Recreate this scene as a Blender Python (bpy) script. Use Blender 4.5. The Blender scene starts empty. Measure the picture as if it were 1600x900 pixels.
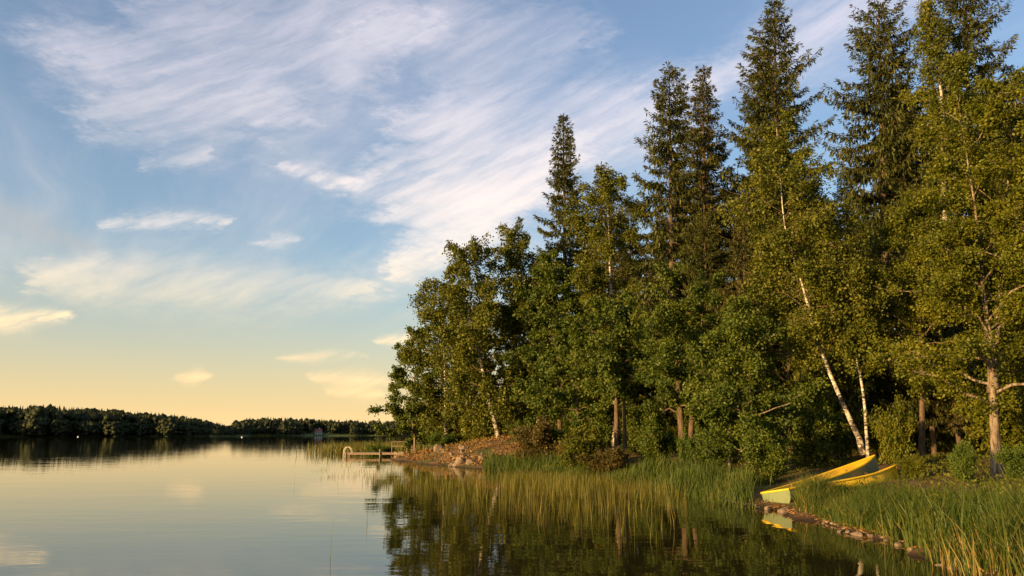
import bpy, bmesh, math
import numpy as np
from mathutils import Vector, Matrix

R = math.radians
SC = bpy.context.scene
COL = SC.collection

# ------------------------------------------------------------------ camera
CAM_H, F_PX, PITCH = 1.9, 1230.0, math.atan(227.0 / 1230.0)
cam_d = bpy.data.cameras.new('camera')
cam = bpy.data.objects.new('camera', cam_d)
COL.objects.link(cam)
cam.location = (0, 0, CAM_H)
cam.rotation_euler = (math.pi / 2 + PITCH, 0, 0)
cam_d.sensor_width = 36
cam_d.lens = 36 * F_PX / 1600
cam_d.clip_start, cam_d.clip_end = 0.1, 20000
SC.camera = cam

# ------------------------------------------------------------------ light and exposure
SUN_AZ, SUN_EL = -127.0, 9.5            # degrees clockwise from +Y, degrees above horizon
sun_d = bpy.data.lights.new('sun', 'SUN')
sun_d.energy = 5.0
sun_d.angle = R(0.5)
sun_d.color = (1.0, 0.63, 0.25)
sun = bpy.data.objects.new('sun', sun_d)
COL.objects.link(sun)
_s = Vector((math.sin(R(SUN_AZ)) * math.cos(R(SUN_EL)), math.cos(R(SUN_AZ)) * math.cos(R(SUN_EL)), math.sin(R(SUN_EL))))
sun.rotation_euler = _s.to_track_quat('Z', 'Y').to_euler()
sun.location = (-60, -30, 40)
SC.view_settings.view_transform = 'Standard'
SC.view_settings.look = 'None'
SC.view_settings.gamma = 1.0
SC.view_settings.exposure = 1.0
SC.view_settings.use_curve_mapping = False
SC.cycles.use_denoising = True
SC.cycles.max_bounces = 6
SC.cycles.diffuse_bounces = 3
SC.cycles.glossy_bounces = 3
SC.cycles.transmission_bounces = 4


# ------------------------------------------------------------------ node helper
class S:
    """a socket that can be computed with"""
    def __init__(s, nt, sock): s.nt, s.k = nt, sock
    def _m(s, op, *o, clamp=False):
        n = s.nt.nodes.new('ShaderNodeMath'); n.operation = op; n.use_clamp = clamp
        for i, v in enumerate((s,) + o):
            if isinstance(v, S): s.nt.links.new(v.k, n.inputs[i])
            else: n.inputs[i].default_value = v
        return S(s.nt, n.outputs[0])
    def __add__(s, o): return s._m('ADD', o)
    __radd__ = __add__
    def __sub__(s, o): return s._m('SUBTRACT', o)
    def __rsub__(s, o): return (s * -1.0) + o
    def __mul__(s, o): return s._m('MULTIPLY', o)
    __rmul__ = __mul__
    def __truediv__(s, o): return s._m('DIVIDE', o)
    def clamp(s): return s._m('ADD', 0.0, clamp=True)
    def step(s, a, b):
        n = s.nt.nodes.new('ShaderNodeMapRange'); n.interpolation_type = 'SMOOTHSTEP'
        s.nt.links.new(s.k, n.inputs[0]); n.inputs[1].default_value = a; n.inputs[2].default_value = b
        return S(s.nt, n.outputs[0])


def noise(nt, vec, scale, detail=4, rough=0.55, dist=0.0, color=False):
    n = nt.nodes.new('ShaderNodeTexNoise')
    n.inputs['Scale'].default_value = scale; n.inputs['Detail'].default_value = detail
    n.inputs['Roughness'].default_value = rough; n.inputs['Distortion'].default_value = dist
    if vec is not None: nt.links.new(vec.k, n.inputs['Vector'])
    return S(nt, n.outputs['Color' if color else 'Fac'])


def comb(nt, x, y, z=0.0):
    n = nt.nodes.new('ShaderNodeCombineXYZ')
    for i, v in enumerate((x, y, z)):
        if isinstance(v, S): nt.links.new(v.k, n.inputs[i])
        else: n.inputs[i].default_value = v
    return S(nt, n.outputs[0])


def sep(nt, v):
    n = nt.nodes.new('ShaderNodeSeparateXYZ'); nt.links.new(v.k, n.inputs[0])
    return [S(nt, o) for o in n.outputs]


def mix(nt, fac, a, b, mode='MIX'):
    n = nt.nodes.new('ShaderNodeMix'); n.data_type = 'RGBA'; n.blend_type = mode
    for i, v in ((0, fac), (6, a), (7, b)):
        if isinstance(v, S): nt.links.new(v.k, n.inputs[i])
        elif i == 0: n.inputs[i].default_value = v
        else: n.inputs[i].default_value = (*v, 1)
    return S(nt, n.outputs[2])


def ramp(nt, fac, stops):
    n = nt.nodes.new('ShaderNodeValToRGB')
    e = n.color_ramp.elements
    while len(e) < len(stops): e.new(0.5)
    for el, (p, c) in zip(e, stops): el.position = p; el.color = (*c, 1)
    nt.links.new(fac.k, n.inputs[0])
    return S(nt, n.outputs[0])


# ------------------------------------------------------------------ sky
world = bpy.data.worlds.new('World')
SC.world = world
world.use_nodes = True
wt = world.node_tree
wt.nodes.clear()
w_out = wt.nodes.new('ShaderNodeOutputWorld')
w_bg = wt.nodes.new('ShaderNodeBackground')
w_bg.inputs['Strength'].default_value = 0.100
wt.links.new(w_bg.outputs[0], w_out.inputs[0])
sky = wt.nodes.new('ShaderNodeTexSky')
sky.sky_type = 'NISHITA'
sky.sun_disc = False
sky.sun_elevation = R(SUN_EL)
sky.sun_rotation = R(SUN_AZ)
sky.altitude = 100
sky.air_density = 1.0
sky.dust_density = 1.6
sky.ozone_density = 2.0
skyc = S(wt, sky.outputs[0])
tc = wt.nodes.new('ShaderNodeTexCoord')
D = S(wt, tc.outputs['Generated'])
dx, dy, dz = sep(wt, D)
az = dx._m('ARCTAN2', dy) * (180 / math.pi)          # degrees, 0 ahead, + right
el = dz._m('ARCSINE') * (180 / math.pi)
up = dz._m('MAXIMUM', 0.0) + 0.06
pu, pv = dx / up, dy / up                             # where the ray meets the cloud layer
# fibres run along the wind (from far left to near right)
wx, wy = 0.48, -0.877
warp = noise(wt, comb(wt, pu * 0.5, pv * 0.5, 0.0), 1.1, 2) - 0.5
al = pu * wx + pv * wy
ac = pu * (-wy) + pv * wx + warp * 0.7
fib = noise(wt, comb(wt, al * 0.30, ac * 1.9, 3.1), 1.2, 7, 0.56, 0.15)
fine = noise(wt, comb(wt, al * 0.8, ac * 4.5, 7.7), 2.0, 6, 0.60, 0.25)
big = noise(wt, comb(wt, pu * 0.55, pv * 0.42, 1.7), 0.9, 2, 0.5)


wv = noise(wt, comb(wt, az * 0.10, el * 0.26, 2.2), 1.6, 7, 0.68, 0.0, True)
wr, wg, wb = sep(wt, wv)
af = noise(wt, comb(wt, az * 0.085 + el * 0.06, el * 0.75 - az * 0.34 + wr * 1.0, 5.5), 1.5, 7, 0.58, 0.1).step(0.20, 0.80)

fibs = fib.step(0.28, 0.70)


def streak(a0, e0, a1, e1, w, jag=2.0):
    """wispy elongated cloud between two sky directions (degrees), thinning at its ends"""
    ax, ay = az + (wr - 0.5) * jag * 5.0, el + (wg - 0.5) * jag * 1.5
    L2 = (a1 - a0) ** 2 + (e1 - e0) ** 2
    t = (((ax - a0) * (a1 - a0) + (ay - e0) * (e1 - e0)) / L2).clamp()
    qx, qy = ax - (t * (a1 - a0) + a0), ay - (t * (e1 - e0) + e0)
    we = (t * (1.0 - t) * 2.6 + 0.45) * w
    q = (qx * qx * 0.5 + qy * qy) / (we * we)
    return (q * -1.0)._m('EXPONENT')


dens = ((fib * 0.55 + fine * 0.25 + big * 0.75) - 0.66).step(0.0, 0.60) * 0.66 * el.step(4.0, 15.0)
SKY_CLOUDS = [  # azimuth, elevation of both ends, half width (degrees), raggedness, amount
    (-9.0, 11.5, -4.8, 13.7, 1.2, 2.0, 1.0), (-4.8, 13.7, 4.9, 20.5, 2.2, 2.4, 1.0), (3.9, 20.1, 15.5, 24.2, 2.6, 2.4, 0.9),
    (14.6, 24.3, 30.0, 28.6, 2.2, 2.2, 0.9), (-10.5, 17.4, 3.5, 19.9, 3.4, 3.0, 1.0), (-9.0, 15.6, 1.0, 16.6, 2.0, 2.4, 0.85),
    (-8.5, 22.2, 8.0, 24.0, 2.6, 3.2, 0.75), (-17.4, 18.6, -11.5, 17.8, 0.55, 1.4, 0.85), (-18.8, 21.3, -14.8, 21.7, 0.5, 1.4, 0.5),
    (-28.6, 13.3, -21.3, 14.5, 0.55, 1.5, 0.8), (-18.5, 13.2, -15.4, 13.4, 0.4, 1.2, 0.5), (-29.0, 23.6, -9.0, 28.8, 5.4, 4.0, 0.75),
    (-28.5, 19.9, -18.2, 23.1, 2.6, 4.0, 0.55), (-27.0, 17.1, -22.3, 19.0, 0.6, 2.0, 0.35), (-31.5, 9.7, -11.2, 10.3, 1.7, 2.6, 0.55),
    (-38.0, 6.4, -30.0, 7.3, 0.75, 1.0, 0.95), (-23.0, 3.7, -21.0, 3.8, 0.4, 0.6, 0.6), (-16.3, 5.1, -11.1, 5.4, 0.35, 0.8, 0.4),
    (-13.7, 3.9, -8.7, 3.6, 0.5, 0.9, 0.5), (-12.7, 2.9, -9.2, 2.8, 0.4, 0.8, 0.5), (-9.5, 6.4, -6.0, 7.1, 0.35, 0.8, 0.7), (-11.9, 28.4, 5.0, 28.0, 2.6, 4.0, 0.5),
]
for a0, e0, a1, e1, w, jag, amt in SKY_CLOUDS:
    m = (streak(a0, e0, a1, e1, w, jag) * (af * 1.15 + fine * 0.35 - 0.16) * amt).clamp() if w < 0.8 else (streak(a0, e0, a1, e1, w, jag) * (fibs * 0.45 + af * 0.50 + fine * 0.20 + 0.06) * amt).clamp()
    dens = dens + m - dens * m
dens = dens.clamp()
e01 = (el / 40.0).clamp()
cloudc = ramp(wt, e01, [(0.0, (8.6, 5.2, 2.2)), (0.10, (8.8, 5.6, 2.7)), (0.20, (7.6, 5.7, 3.2)), (0.34, (6.5, 5.45, 4.65)),
                        (0.6, (5.3, 4.75, 4.9)), (1.0, (4.7, 4.4, 4.8))])
grade = ramp(wt, e01, [(0.0, (1.0, 0.90, 0.75)), (0.3, (0.86, 1.03, 1.10)), (1.0, (0.98, 1.02, 1.16))])
graded = mix(wt, 1.0, skyc, grade, 'MULTIPLY')
hazef = ((el._m('MAXIMUM', 0.0) / -4.6)._m('EXPONENT')) * 0.85     # thin warm haze over the whole horizon
graded = mix(wt, hazef, graded, (7.0, 4.7, 1.75))
pale = mix(wt, 0.10, graded, (4.2, 4.4, 4.6))                      # milky high veil
full = mix(wt, dens * 0.85, pale, cloudc)
greym = streak(-37.0, 14.2, -29.2, 11.8, 1.0, 0.8) * 0.5           # one grey stratus bank low on the left
full = mix(wt, greym.clamp(), full, (2.7, 2.7, 2.7))
wt.links.new(full.k, w_bg.inputs['Color'])


# ------------------------------------------------------------------ geometry helpers
def P(px, py, Y):
    """the point at depth Y metres seen in direction (px, py)"""
    a, b = (px - 800) / F_PX, (450 - py) / F_PX
    dyy = math.cos(PITCH) - b * math.sin(PITCH)
    dzz = math.sin(PITCH) + b * math.cos(PITCH)
    s = Y / dyy
    return np.array((a * s, Y, CAM_H + dzz * s))


def mesh_np(name, V, Q, smooth=False, mats=(), midx=None):
    V = np.asarray(V, np.float32); Q = np.asarray(Q, np.int32)
    k = Q.shape[1]
    me = bpy.data.meshes.new(name)
    me.vertices.add(len(V)); me.vertices.foreach_set('co', V.ravel())
    me.loops.add(Q.size); me.loops.foreach_set('vertex_index', Q.ravel())
    me.polygons.add(len(Q)); me.polygons.foreach_set('loop_start', np.arange(len(Q), dtype=np.int32) * k)
    if smooth: me.polygons.foreach_set('use_smooth', np.ones(len(Q), bool))
    for m in mats: me.materials.append(m)
    if midx is not None: me.polygons.foreach_set('material_index', np.asarray(midx, np.int32))
    me.update(calc_edges=True)
    me.validate()
    return me


def obj(name, me, parent=None, loc=None, mat=None):
    o = bpy.data.objects.new(name, me)
    COL.objects.link(o)
    if parent is not None: o.parent = parent
    if loc is not None: o.location = loc
    if mat is not None and not me.materials: me.materials.append(mat)
    return o


def tag(o, label=None, cat=None, group=None, kind=None):
    for k, v in (('label', label), ('category', cat), ('group', group), ('kind', kind)):
        if v: o[k] = v
    return o


def thing(name, label, cat, loc=(0, 0, 0), rz=0.0, group=None):
    o = bpy.data.objects.new(name, None)
    COL.objects.link(o)
    o.location = loc; o.rotation_euler = (0, 0, rz)
    o.empty_display_size = 0.2
    return tag(o, label, cat, group)


class Tubes:
    def __init__(s): s.V, s.Q, s.n = [], [], 0
    def add(s, pts, rad, k=6):
        pts = np.asarray(pts, float); rad = np.asarray(rad, float) * np.ones(len(pts))
        t = np.gradient(pts, axis=0); t /= np.linalg.norm(t, axis=1)[:, None] + 1e-9
        ref = np.array((0.0, 0, 1)) if abs(t[0][2]) < 0.8 else np.array((1.0, 0, 0))
        u = np.cross(t, ref); u /= np.linalg.norm(u, axis=1)[:, None] + 1e-9
        v = np.cross(t, u)
        a = np.arange(k) * 2 * math.pi / k
        ring = pts[:, None] + rad[:, None, None] * (np.cos(a)[None, :, None] * u[:, None] + np.sin(a)[None, :, None] * v[:, None])
        m = len(pts)
        i = np.arange(m - 1)[:, None] * k; j = np.arange(k)[None]
        j2 = (j + 1) % k
        q = np.stack([i + j, i + j2, i + k + j2, i + k + j], -1).reshape(-1, 4) + s.n
        s.V.append(ring.reshape(-1, 3)); s.Q.append(q); s.n += m * k
        return s
    def mesh(s, name, mat=None, smooth=True):
        return mesh_np(name, np.concatenate(s.V), np.concatenate(s.Q), smooth, [mat] if mat else [])


def spline(pts, n):
    """smooth curve through points"""
    p = np.asarray(pts, float)
    if len(p) == 2: return p[0] + (p[1] - p[0]) * np.linspace(0, 1, n)[:, None]
    q = np.vstack([2 * p[0] - p[1], p, 2 * p[-1] - p[-2]])
    t = np.linspace(0, len(p) - 1 - 1e-6, n); i = t.astype(int); f = (t - i)[:, None]
    a, b, c, d = q[i], q[i + 1], q[i + 2], q[i + 3]
    return 0.5 * (2 * b + (c - a) * f + (2 * a - 5 * b + 4 * c - d) * f ** 2 + (3 * b - a - 3 * c + d) * f ** 3)


def norm(v): return v / (np.linalg.norm(v, axis=-1, keepdims=True) + 1e-9)


def leaf_quads(pos, axis, length, width, rng, fold=0.25):
    """diamond leaves: pos base, axis along"""
    n = len(pos)
    ax = norm(axis)
    r = norm(rng.normal(size=(n, 3)))
    side = norm(np.cross(ax, r)); nor = np.cross(ax, side)
    L = (length * np.ones(n))[:, None]; W = (width * np.ones(n))[:, None]
    mid = pos + ax * L * 0.45
    V = np.stack([pos, mid + side * W * 0.5 + nor * W * fold, pos + ax * L, mid - side * W * 0.5 + nor * W * fold], 1).reshape(-1, 3)
    Q = np.arange(4 * n).reshape(n, 4)
    return V, Q


# ------------------------------------------------------------------ materials
def mat_new(name):
    m = bpy.data.materials.new(name); m.use_nodes = True
    nt = m.node_tree; nt.nodes.clear()
    return m, nt, nt.nodes.new('ShaderNodeOutputMaterial')


def principled(nt, out, col, rough=0.6, spec=0.5, bump=None, bdist=0.02, bstr=0.6):
    p = nt.nodes.new('ShaderNodeBsdfPrincipled')
    if isinstance(col, S): nt.links.new(col.k, p.inputs['Base Color'])
    else: p.inputs['Base Color'].default_value = (*col, 1)
    if isinstance(rough, S): nt.links.new(rough.k, p.inputs['Roughness'])
    else: p.inputs['Roughness'].default_value = rough
    p.inputs['Specular IOR Level'].default_value = spec
    if bump is not None:
        b = nt.nodes.new('ShaderNodeBump'); b.inputs['Distance'].default_value = bdist; b.inputs['Strength'].default_value = bstr
        nt.links.new(bump.k, b.inputs['Height']); nt.links.new(b.outputs[0], p.inputs['Normal'])
    nt.links.new(p.outputs[0], out.inputs[0])
    return p


def tcoord(nt, which='Object'):
    return S(nt, nt.nodes.new('ShaderNodeTexCoord').outputs[which])


def leaf_mat(name, c0, c1, c2, trans=0.3, gloss=0.05):
    m, nt, out = mat_new(name)
    g = nt.nodes.new('ShaderNodeNewGeometry')
    rnd = S(nt, g.outputs['Random Per Island'])
    clump = noise(nt, S(nt, g.outputs['Position']), 0.55, 3)
    clump2 = noise(nt, S(nt, g.outputs['Position']), 2.1, 2)
    f = (rnd * 0.46 + (clump - 0.5) * 1.3 + (clump2 - 0.5) * 1.1 + 0.26).clamp()
    col = ramp(nt, f, [(0.0, c0), (0.55, c1), (1.0, c2)])
    d = nt.nodes.new('ShaderNodeBsdfDiffuse'); t = nt.nodes.new('ShaderNodeBsdfTranslucent'); gl = nt.nodes.new('ShaderNodeBsdfGlossy')
    gl.inputs['Roughness'].default_value = 0.55; gl.inputs['Color'].default_value = (0.8, 0.85, 0.7, 1)
    nt.links.new(col.k, d.inputs[0])
    tcol = mix(nt, 1.0, col, (1.15, 1.1, 0.55), 'MULTIPLY')
    nt.links.new(tcol.k, t.inputs[0])
    m1 = nt.nodes.new('ShaderNodeMixShader'); m1.inputs[0].default_value = trans
    nt.links.new(d.outputs[0], m1.inputs[1]); nt.links.new(t.outputs[0], m1.inputs[2])
    m2 = nt.nodes.new('ShaderNodeMixShader'); m2.inputs[0].default_value = gloss
    nt.links.new(m1.outputs[0], m2.inputs[1]); nt.links.new(gl.outputs[0], m2.inputs[2])
    nt.links.new(m2.outputs[0], out.inputs[0])
    return m


M = {}
M['birch_leaf'] = leaf_mat('birch_leaf', (0.046, 0.058, 0.005), (0.100, 0.112, 0.009), (0.185, 0.175, 0.016), 0.30, 0.02)
M['alder_leaf'] = leaf_mat('alder_leaf', (0.032, 0.054, 0.006), (0.070, 0.098, 0.009), (0.135, 0.150, 0.018), 0.24, 0.02)
M['willow_leaf'] = leaf_mat('willow_leaf', (0.052, 0.066, 0.004), (0.112, 0.124, 0.007), (0.205, 0.190, 0.012), 0.32, 0.02)
M['red_leaf'] = leaf_mat('red_leaf', (0.060, 0.048, 0.014), (0.100, 0.080, 0.020), (0.150, 0.105, 0.028), 0.25, 0.02)
M['fresh_leaf'] = leaf_mat('fresh_leaf', (0.050, 0.085, 0.010), (0.085, 0.130, 0.015), (0.130, 0.165, 0.022), 0.35, 0.02)
M['needle'] = leaf_mat('needle', (0.024, 0.030, 0.006), (0.050, 0.056, 0.009), (0.100, 0.094, 0.016), 0.10, 0.02)
M['needle_warm'] = leaf_mat('needle_warm', (0.026, 0.029, 0.006), (0.056, 0.054, 0.010), (0.125, 0.090, 0.020), 0.10, 0.02)
M['far_leaf'] = leaf_mat('far_leaf', (0.012, 0.016, 0.006), (0.024, 0.028, 0.009), (0.052, 0.056, 0.014), 0.15, 0.02)
M['grass'] = leaf_mat('grass_blade', (0.034, 0.060, 0.006), (0.062, 0.092, 0.009), (0.115, 0.112, 0.014), 0.35, 0.02)
M['reed'] = leaf_mat('reed_blade', (0.066, 0.070, 0.007), (0.120, 0.112, 0.011), (0.210, 0.160, 0.032), 0.30, 0.02)
M['litter'] = leaf_mat('slope_litter', (0.075, 0.038, 0.014), (0.210, 0.105, 0.034), (0.380, 0.215, 0.075), 0.05, 0.02)
M['dry_reed'] = leaf_mat('dry_reed', (0.150, 0.120, 0.030), (0.260, 0.190, 0.050), (0.360, 0.260, 0.080), 0.25, 0.02)


def bark(name, kind):
    m, nt, out = mat_new(name)
    o = tcoord(nt)
    x, y, z = sep(nt, o)
    if kind == 'birch':
        v = comb(nt, x * 3.0, y * 3.0, z * 14.0)
        a = noise(nt, v, 1.6, 5, 0.6).step(0.51, 0.60)
        b = noise(nt, comb(nt, x, y, z * 1.1), 2.4, 4, 0.6).step(0.50, 0.62)
        base = (1.0 - (z / 2.6).clamp()).step(0.45, 1.0) * noise(nt, o, 7.0, 4).step(0.35, 0.6)
        f = (a * 0.75 + b * 0.8 + base * 0.9).clamp()
        col = mix(nt, f, (0.56, 0.50, 0.40), (0.050, 0.036, 0.026))
        principled(nt, out, col, 0.75, 0.25, a, 0.01)
    else:
        v = comb(nt, x * 9.0, y * 9.0, z * 2.2)
        a = noise(nt, v, 1.5, 6, 0.65)
        c = {'spruce': [(0.2, (0.045, 0.030, 0.020)), (0.8, (0.170, 0.115, 0.075))],
             'grey': [(0.36, (0.030, 0.022, 0.014)), (0.62, (0.280, 0.215, 0.145))],
             'brown': [(0.3, (0.035, 0.024, 0.015)), (0.7, (0.180, 0.120, 0.072))]}[kind]
        principled(nt, out, ramp(nt, a, c), 0.85, 0.2, a, 0.03, 0.8)
    return m


for k in ('birch', 'spruce', 'grey', 'brown'): M['bark_' + k] = bark('bark_' + k, k)


def plain(name, c0, c1, scale=6.0, rough=0.6, spec=0.4, bd=0.004, stretch=(1, 1, 1)):
    m, nt, out = mat_new(name)
    x, y, z = sep(nt, tcoord(nt))
    v = comb(nt, x * stretch[0], y * stretch[1], z * stretch[2])
    a = noise(nt, v, scale, 6, 0.62)
    principled(nt, out, ramp(nt, a, [(0.32, c0), (0.68, c1)]), rough, spec, a, bd)
    return m


M['rock'] = plain('shore_rock', (0.095, 0.068, 0.046), (0.30, 0.225, 0.150), 3.5, 0.85, 0.2, 0.05)
M['wood'] = plain('weathered_wood', (0.16, 0.11, 0.075), (0.36, 0.26, 0.18), 5.0, 0.8, 0.2, 0.004, (1, 6, 6))
M['white_metal'] = plain('white_metal', (0.52, 0.44, 0.28), (0.68, 0.60, 0.42), 9.0, 0.35, 0.5, 0.001)
M['rust'] = plain('rusty_steel', (0.10, 0.05, 0.03), (0.22, 0.12, 0.07), 14.0, 0.7, 0.3)
M['driftwood'] = plain('driftwood', (0.14, 0.10, 0.07), (0.40, 0.30, 0.20), 5.0, 0.85, 0.2, 0.006, (1, 5, 5))
M['house_wall'] = plain('house_wall', (0.66, 0.62, 0.56), (0.80, 0.77, 0.70), 1.0, 0.7)
M['red_roof'] = plain('red_roof', (0.25, 0.06, 0.04), (0.36, 0.09, 0.06), 1.0, 0.7)
M['grey_roof'] = plain('grey_roof', (0.12, 0.11, 0.11), (0.2, 0.19, 0.18), 1.0, 0.6)
M['pane'] = plain('window_pane', (0.02, 0.025, 0.03), (0.04, 0.045, 0.05), 1.0, 0.1)
M['buoy'] = plain('buoy_plastic', (0.75, 0.74, 0.70), (0.82, 0.81, 0.78), 3.0, 0.4)


def paint(name, base, dirt, amount, scuff=0.0):
    m, nt, out = mat_new(name)
    o = tcoord(nt)
    x, y, z = sep(nt, o)
    n1 = noise(nt, o, 2.2, 5, 0.6); n2 = noise(nt, comb(nt, x * 2.0, y * 9.0, z * 9.0), 3.0, 5, 0.65)
    f = (n1 * 0.9 + n2 * 0.5 - 1.0 + amount).step(0.0, 0.55)
    f = (f + (1.0 - x.step(0.2, 2.6)) * amount * 0.75).clamp()      # algae and dirt collect at the low stern
    col = mix(nt, f * 0.8, base, dirt)
    if scuff:
        sc = noise(nt, comb(nt, x * 3.0, y * 3.0, z * 16.0), 2.4, 4, 0.6).step(0.66, 0.70) * scuff
        col = mix(nt, sc, col, (0.05, 0.04, 0.03))
    principled(nt, out, col, (n1 * 0.3 + 0.30), 0.45, n2, 0.002)
    return m


M['yellow'] = paint('yellow_paint', (0.80, 0.50, 0.012), (0.30, 0.24, 0.06), 0.28)
M['yellow_in'] = paint('yellow_inside', (0.78, 0.50, 0.02), (0.18, 0.16, 0.06), 0.50)
M['yellow_scuffed'] = paint('yellow_scuffed', (0.80, 0.52, 0.015), (0.40, 0.28, 0.05), 0.15, 0.6)
M['hull_green'] = paint('pale_green_hull', (0.20, 0.24, 0.12), (0.12, 0.15, 0.06), 0.45)
M['black_mark'] = plain('black_mark', (0.02, 0.018, 0.015), (0.05, 0.04, 0.03), 20.0)

# ------------------------------------------------------------------ land and water
SHORE = [(9.5, -30), (8.6, -8), (7.4, 3), (6.7, 8), (6.35, 11), (6.75, 13.9), (6.6, 16), (6.7, 18), (6.6, 20.3), (6.0, 22.2), (5.6, 26), (5.0, 31),
         (2.4, 37), (-0.6, 42), (-3.0, 45.5), (-6.4, 52), (-8.9, 59), (-9.6, 65), (-9.0, 73), (-9.6, 80), (-7, 92), (3, 112), (22, 150),
         (60, 230), (200, 420)]
LAND = np.array(SHORE + [(420, 420), (420, -30)], float)


def shore_dist(x, y):
    """signed metres inland of the near shore"""
    sh = x.shape
    p = np.stack([x.ravel(), y.ravel()], 1).astype(np.float32)
    best = np.full(len(p), 1e9, np.float32)
    for a, b in zip(np.array(SHORE[:-1]), np.array(SHORE[1:])):
        ab = b - a
        t = np.clip(((p - a) @ ab) / (ab @ ab), 0, 1)
        q = p - (a + t[:, None] * ab)
        best = np.minimum(best, (q * q).sum(1))
    inside = np.zeros(len(p), bool)
    n = len(LAND)
    for i in range(n):
        x0, y0 = LAND[i]; x1, y1 = LAND[(i + 1) % n]
        if y0 == y1: continue
        c = ((y0 > p[:, 1]) != (y1 > p[:, 1])) & (p[:, 0] < (x1 - x0) * (p[:, 1] - y0) / (y1 - y0) + x0)
        inside ^= c
    d = np.sqrt(best)
    return np.where(inside, d, -d).reshape(sh)


def wob(x, y, s, ph=0.0):
    return (np.sin(x * s + 1.3 * np.sin(y * s * 0.7 + ph)) + np.sin(y * s * 1.13 + 1.7 * np.sin(x * s * 0.61 + ph * 2))) * 0.5


def far_r(x, y):
    a = np.degrees(np.arctan2(x, y))
    return 520 + 110 / (1 + np.exp(-(a + 18.5) * 2.2)) + 8 * np.sin(a * 1.7) + 5 * np.sin(a * 4.1)


def ground_z(x, y):
    x = np.asarray(x, float); y = np.asarray(y, float)
    d = shore_dist(x, y) + 0.25 * wob(x, y, 2.1) + 0.12 * wob(x, y, 5.3, 1.0)
    dp = np.maximum(d, 0)
    z = 0.05 + 0.55 * (1 - np.exp(-dp / 4)) + 0.045 * np.minimum(dp, 45)
    z += 0.10 * np.clip(dp - 12, 0, 60) * np.clip((40 + 2 * x - 0.2 * y) / 30, 0, 1)
    z += 0.85 * np.exp(-(((x - 0.5) / 6.0) ** 2 + ((y - 55) / 7.0) ** 2)) * np.clip(dp / 3, 0, 1)
    z += np.clip(dp / 2, 0, 1) * (0.06 * wob(x, y, 1.3) + 0.03 * wob(x, y, 3.7, 2.0))
    w = np.where(d < 0, np.maximum(d * 0.35, -2.0), z)
    r = np.hypot(x, y); fr = far_r(x, y); e = r - fr
    far = 0.3 + 0.035 * np.clip(e, 0, 260) + 1.0 * wob(x, y, 0.02) * np.clip(e / 40, 0, 1)
    return np.where(e > 0, np.maximum(far, w), w)


def gz(x, y): return float(ground_z(np.array([x]), np.array([y]))[0])


nr, na = 200, 400
rr = np.concatenate([[0.0], 2.0 * (9000 / 2.0) ** (np.linspace(0, 1, nr - 1) ** 1.05)])
front = np.linspace(-48, 52, 330); back = np.linspace(52, 312, na - 330 + 1)[1:-1]
aa = np.radians(np.concatenate([front, back])); na = len(aa)
gx = rr[:, None] * np.sin(aa)[None]; gy = rr[:, None] * np.cos(aa)[None]
gzz = ground_z(gx, gy)
i = np.arange(nr - 1)[:, None] * na; j = np.arange(na)[None]; j2 = (j + 1) % na
gq = np.stack([i + j, i + na + j, i + na + j2, i + j2], -1).reshape(-1, 4)
m, nt, out = mat_new('forest_floor')
o = tcoord(nt)
x, y, z = sep(nt, o)
n1 = noise(nt, o, 0.45, 5, 0.6); n2 = noise(nt, o, 5.0, 6, 0.65); n3 = noise(nt, o, 22.0, 4, 0.7)
soil = ramp(nt, n2 * 0.6 + n3 * 0.4, [(0.30, (0.070, 0.040, 0.020)), (0.52, (0.180, 0.105, 0.048)), (0.72, (0.300, 0.190, 0.090))])
moss = ramp(nt, n2 * 0.5 + n3 * 0.5, [(0.3, (0.035, 0.045, 0.010)), (0.7, (0.110, 0.115, 0.025))])
col = mix(nt, n1.step(0.46, 0.62), soil, moss)
rad = (x * x + y * y)._m('SQRT')
field = mix(nt, noise(nt, o, 0.02, 3).step(0.4, 0.6), (0.10, 0.12, 0.025), (0.16, 0.15, 0.04))
col = mix(nt, rad.step(300.0, 330.0), col, field)
mud = mix(nt, z.step(-0.02, 0.14), (0.030, 0.020, 0.010), col)
principled(nt, out, mud, 0.9, 0.15, n2 * 0.6 + n3 * 0.4, 0.06, 0.9)
ground = obj('ground', mesh_np('ground', np.stack([gx, gy, gzz], -1).reshape(-1, 3), gq, True, [m]))
tag(ground, 'brown and mossy forest floor sloping down to the lake', kind='structure')

# water
m, nt, out = mat_new('lake_water')
o = tcoord(nt)
x, y, z = sep(nt, o)
band = noise(nt, comb(nt, x * 0.012, y * 0.030), 1.0, 3).step(0.42, 0.68)
r1 = noise(nt, comb(nt, x * 0.55, y * 1.0), 2.2, 3, 0.5)
r2 = noise(nt, comb(nt, x * 0.5, y * 1.1), 0.5, 3, 0.5)
r3 = noise(nt, comb(nt, x * 0.8, y * 1.0), 9.0, 2, 0.5)
h = r1 * 0.35 + r2 * 1.1 + r3 * 0.03 + r1 * band * 0.25
p = principled(nt, out, (0.022, 0.018, 0.005), 0.015, 0.5, h, 0.03, 0.20)
p.inputs['IOR'].default_value = 1.33
lake = obj('lake_water', mesh_np('lake_water', [(-9000, -9000, 0), (9000, -9000, 0), (9000, 9000, 0), (-9000, 9000, 0)], [(0, 1, 2, 3)], False, [m]))
tag(lake, 'calm brown lake water mirroring sky and trees', kind='structure')


# ------------------------------------------------------------------ trees
def profile(pts):
    a = np.array(pts, float)
    return lambda t: np.interp(t, a[:, 0], a[:, 1])


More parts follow.
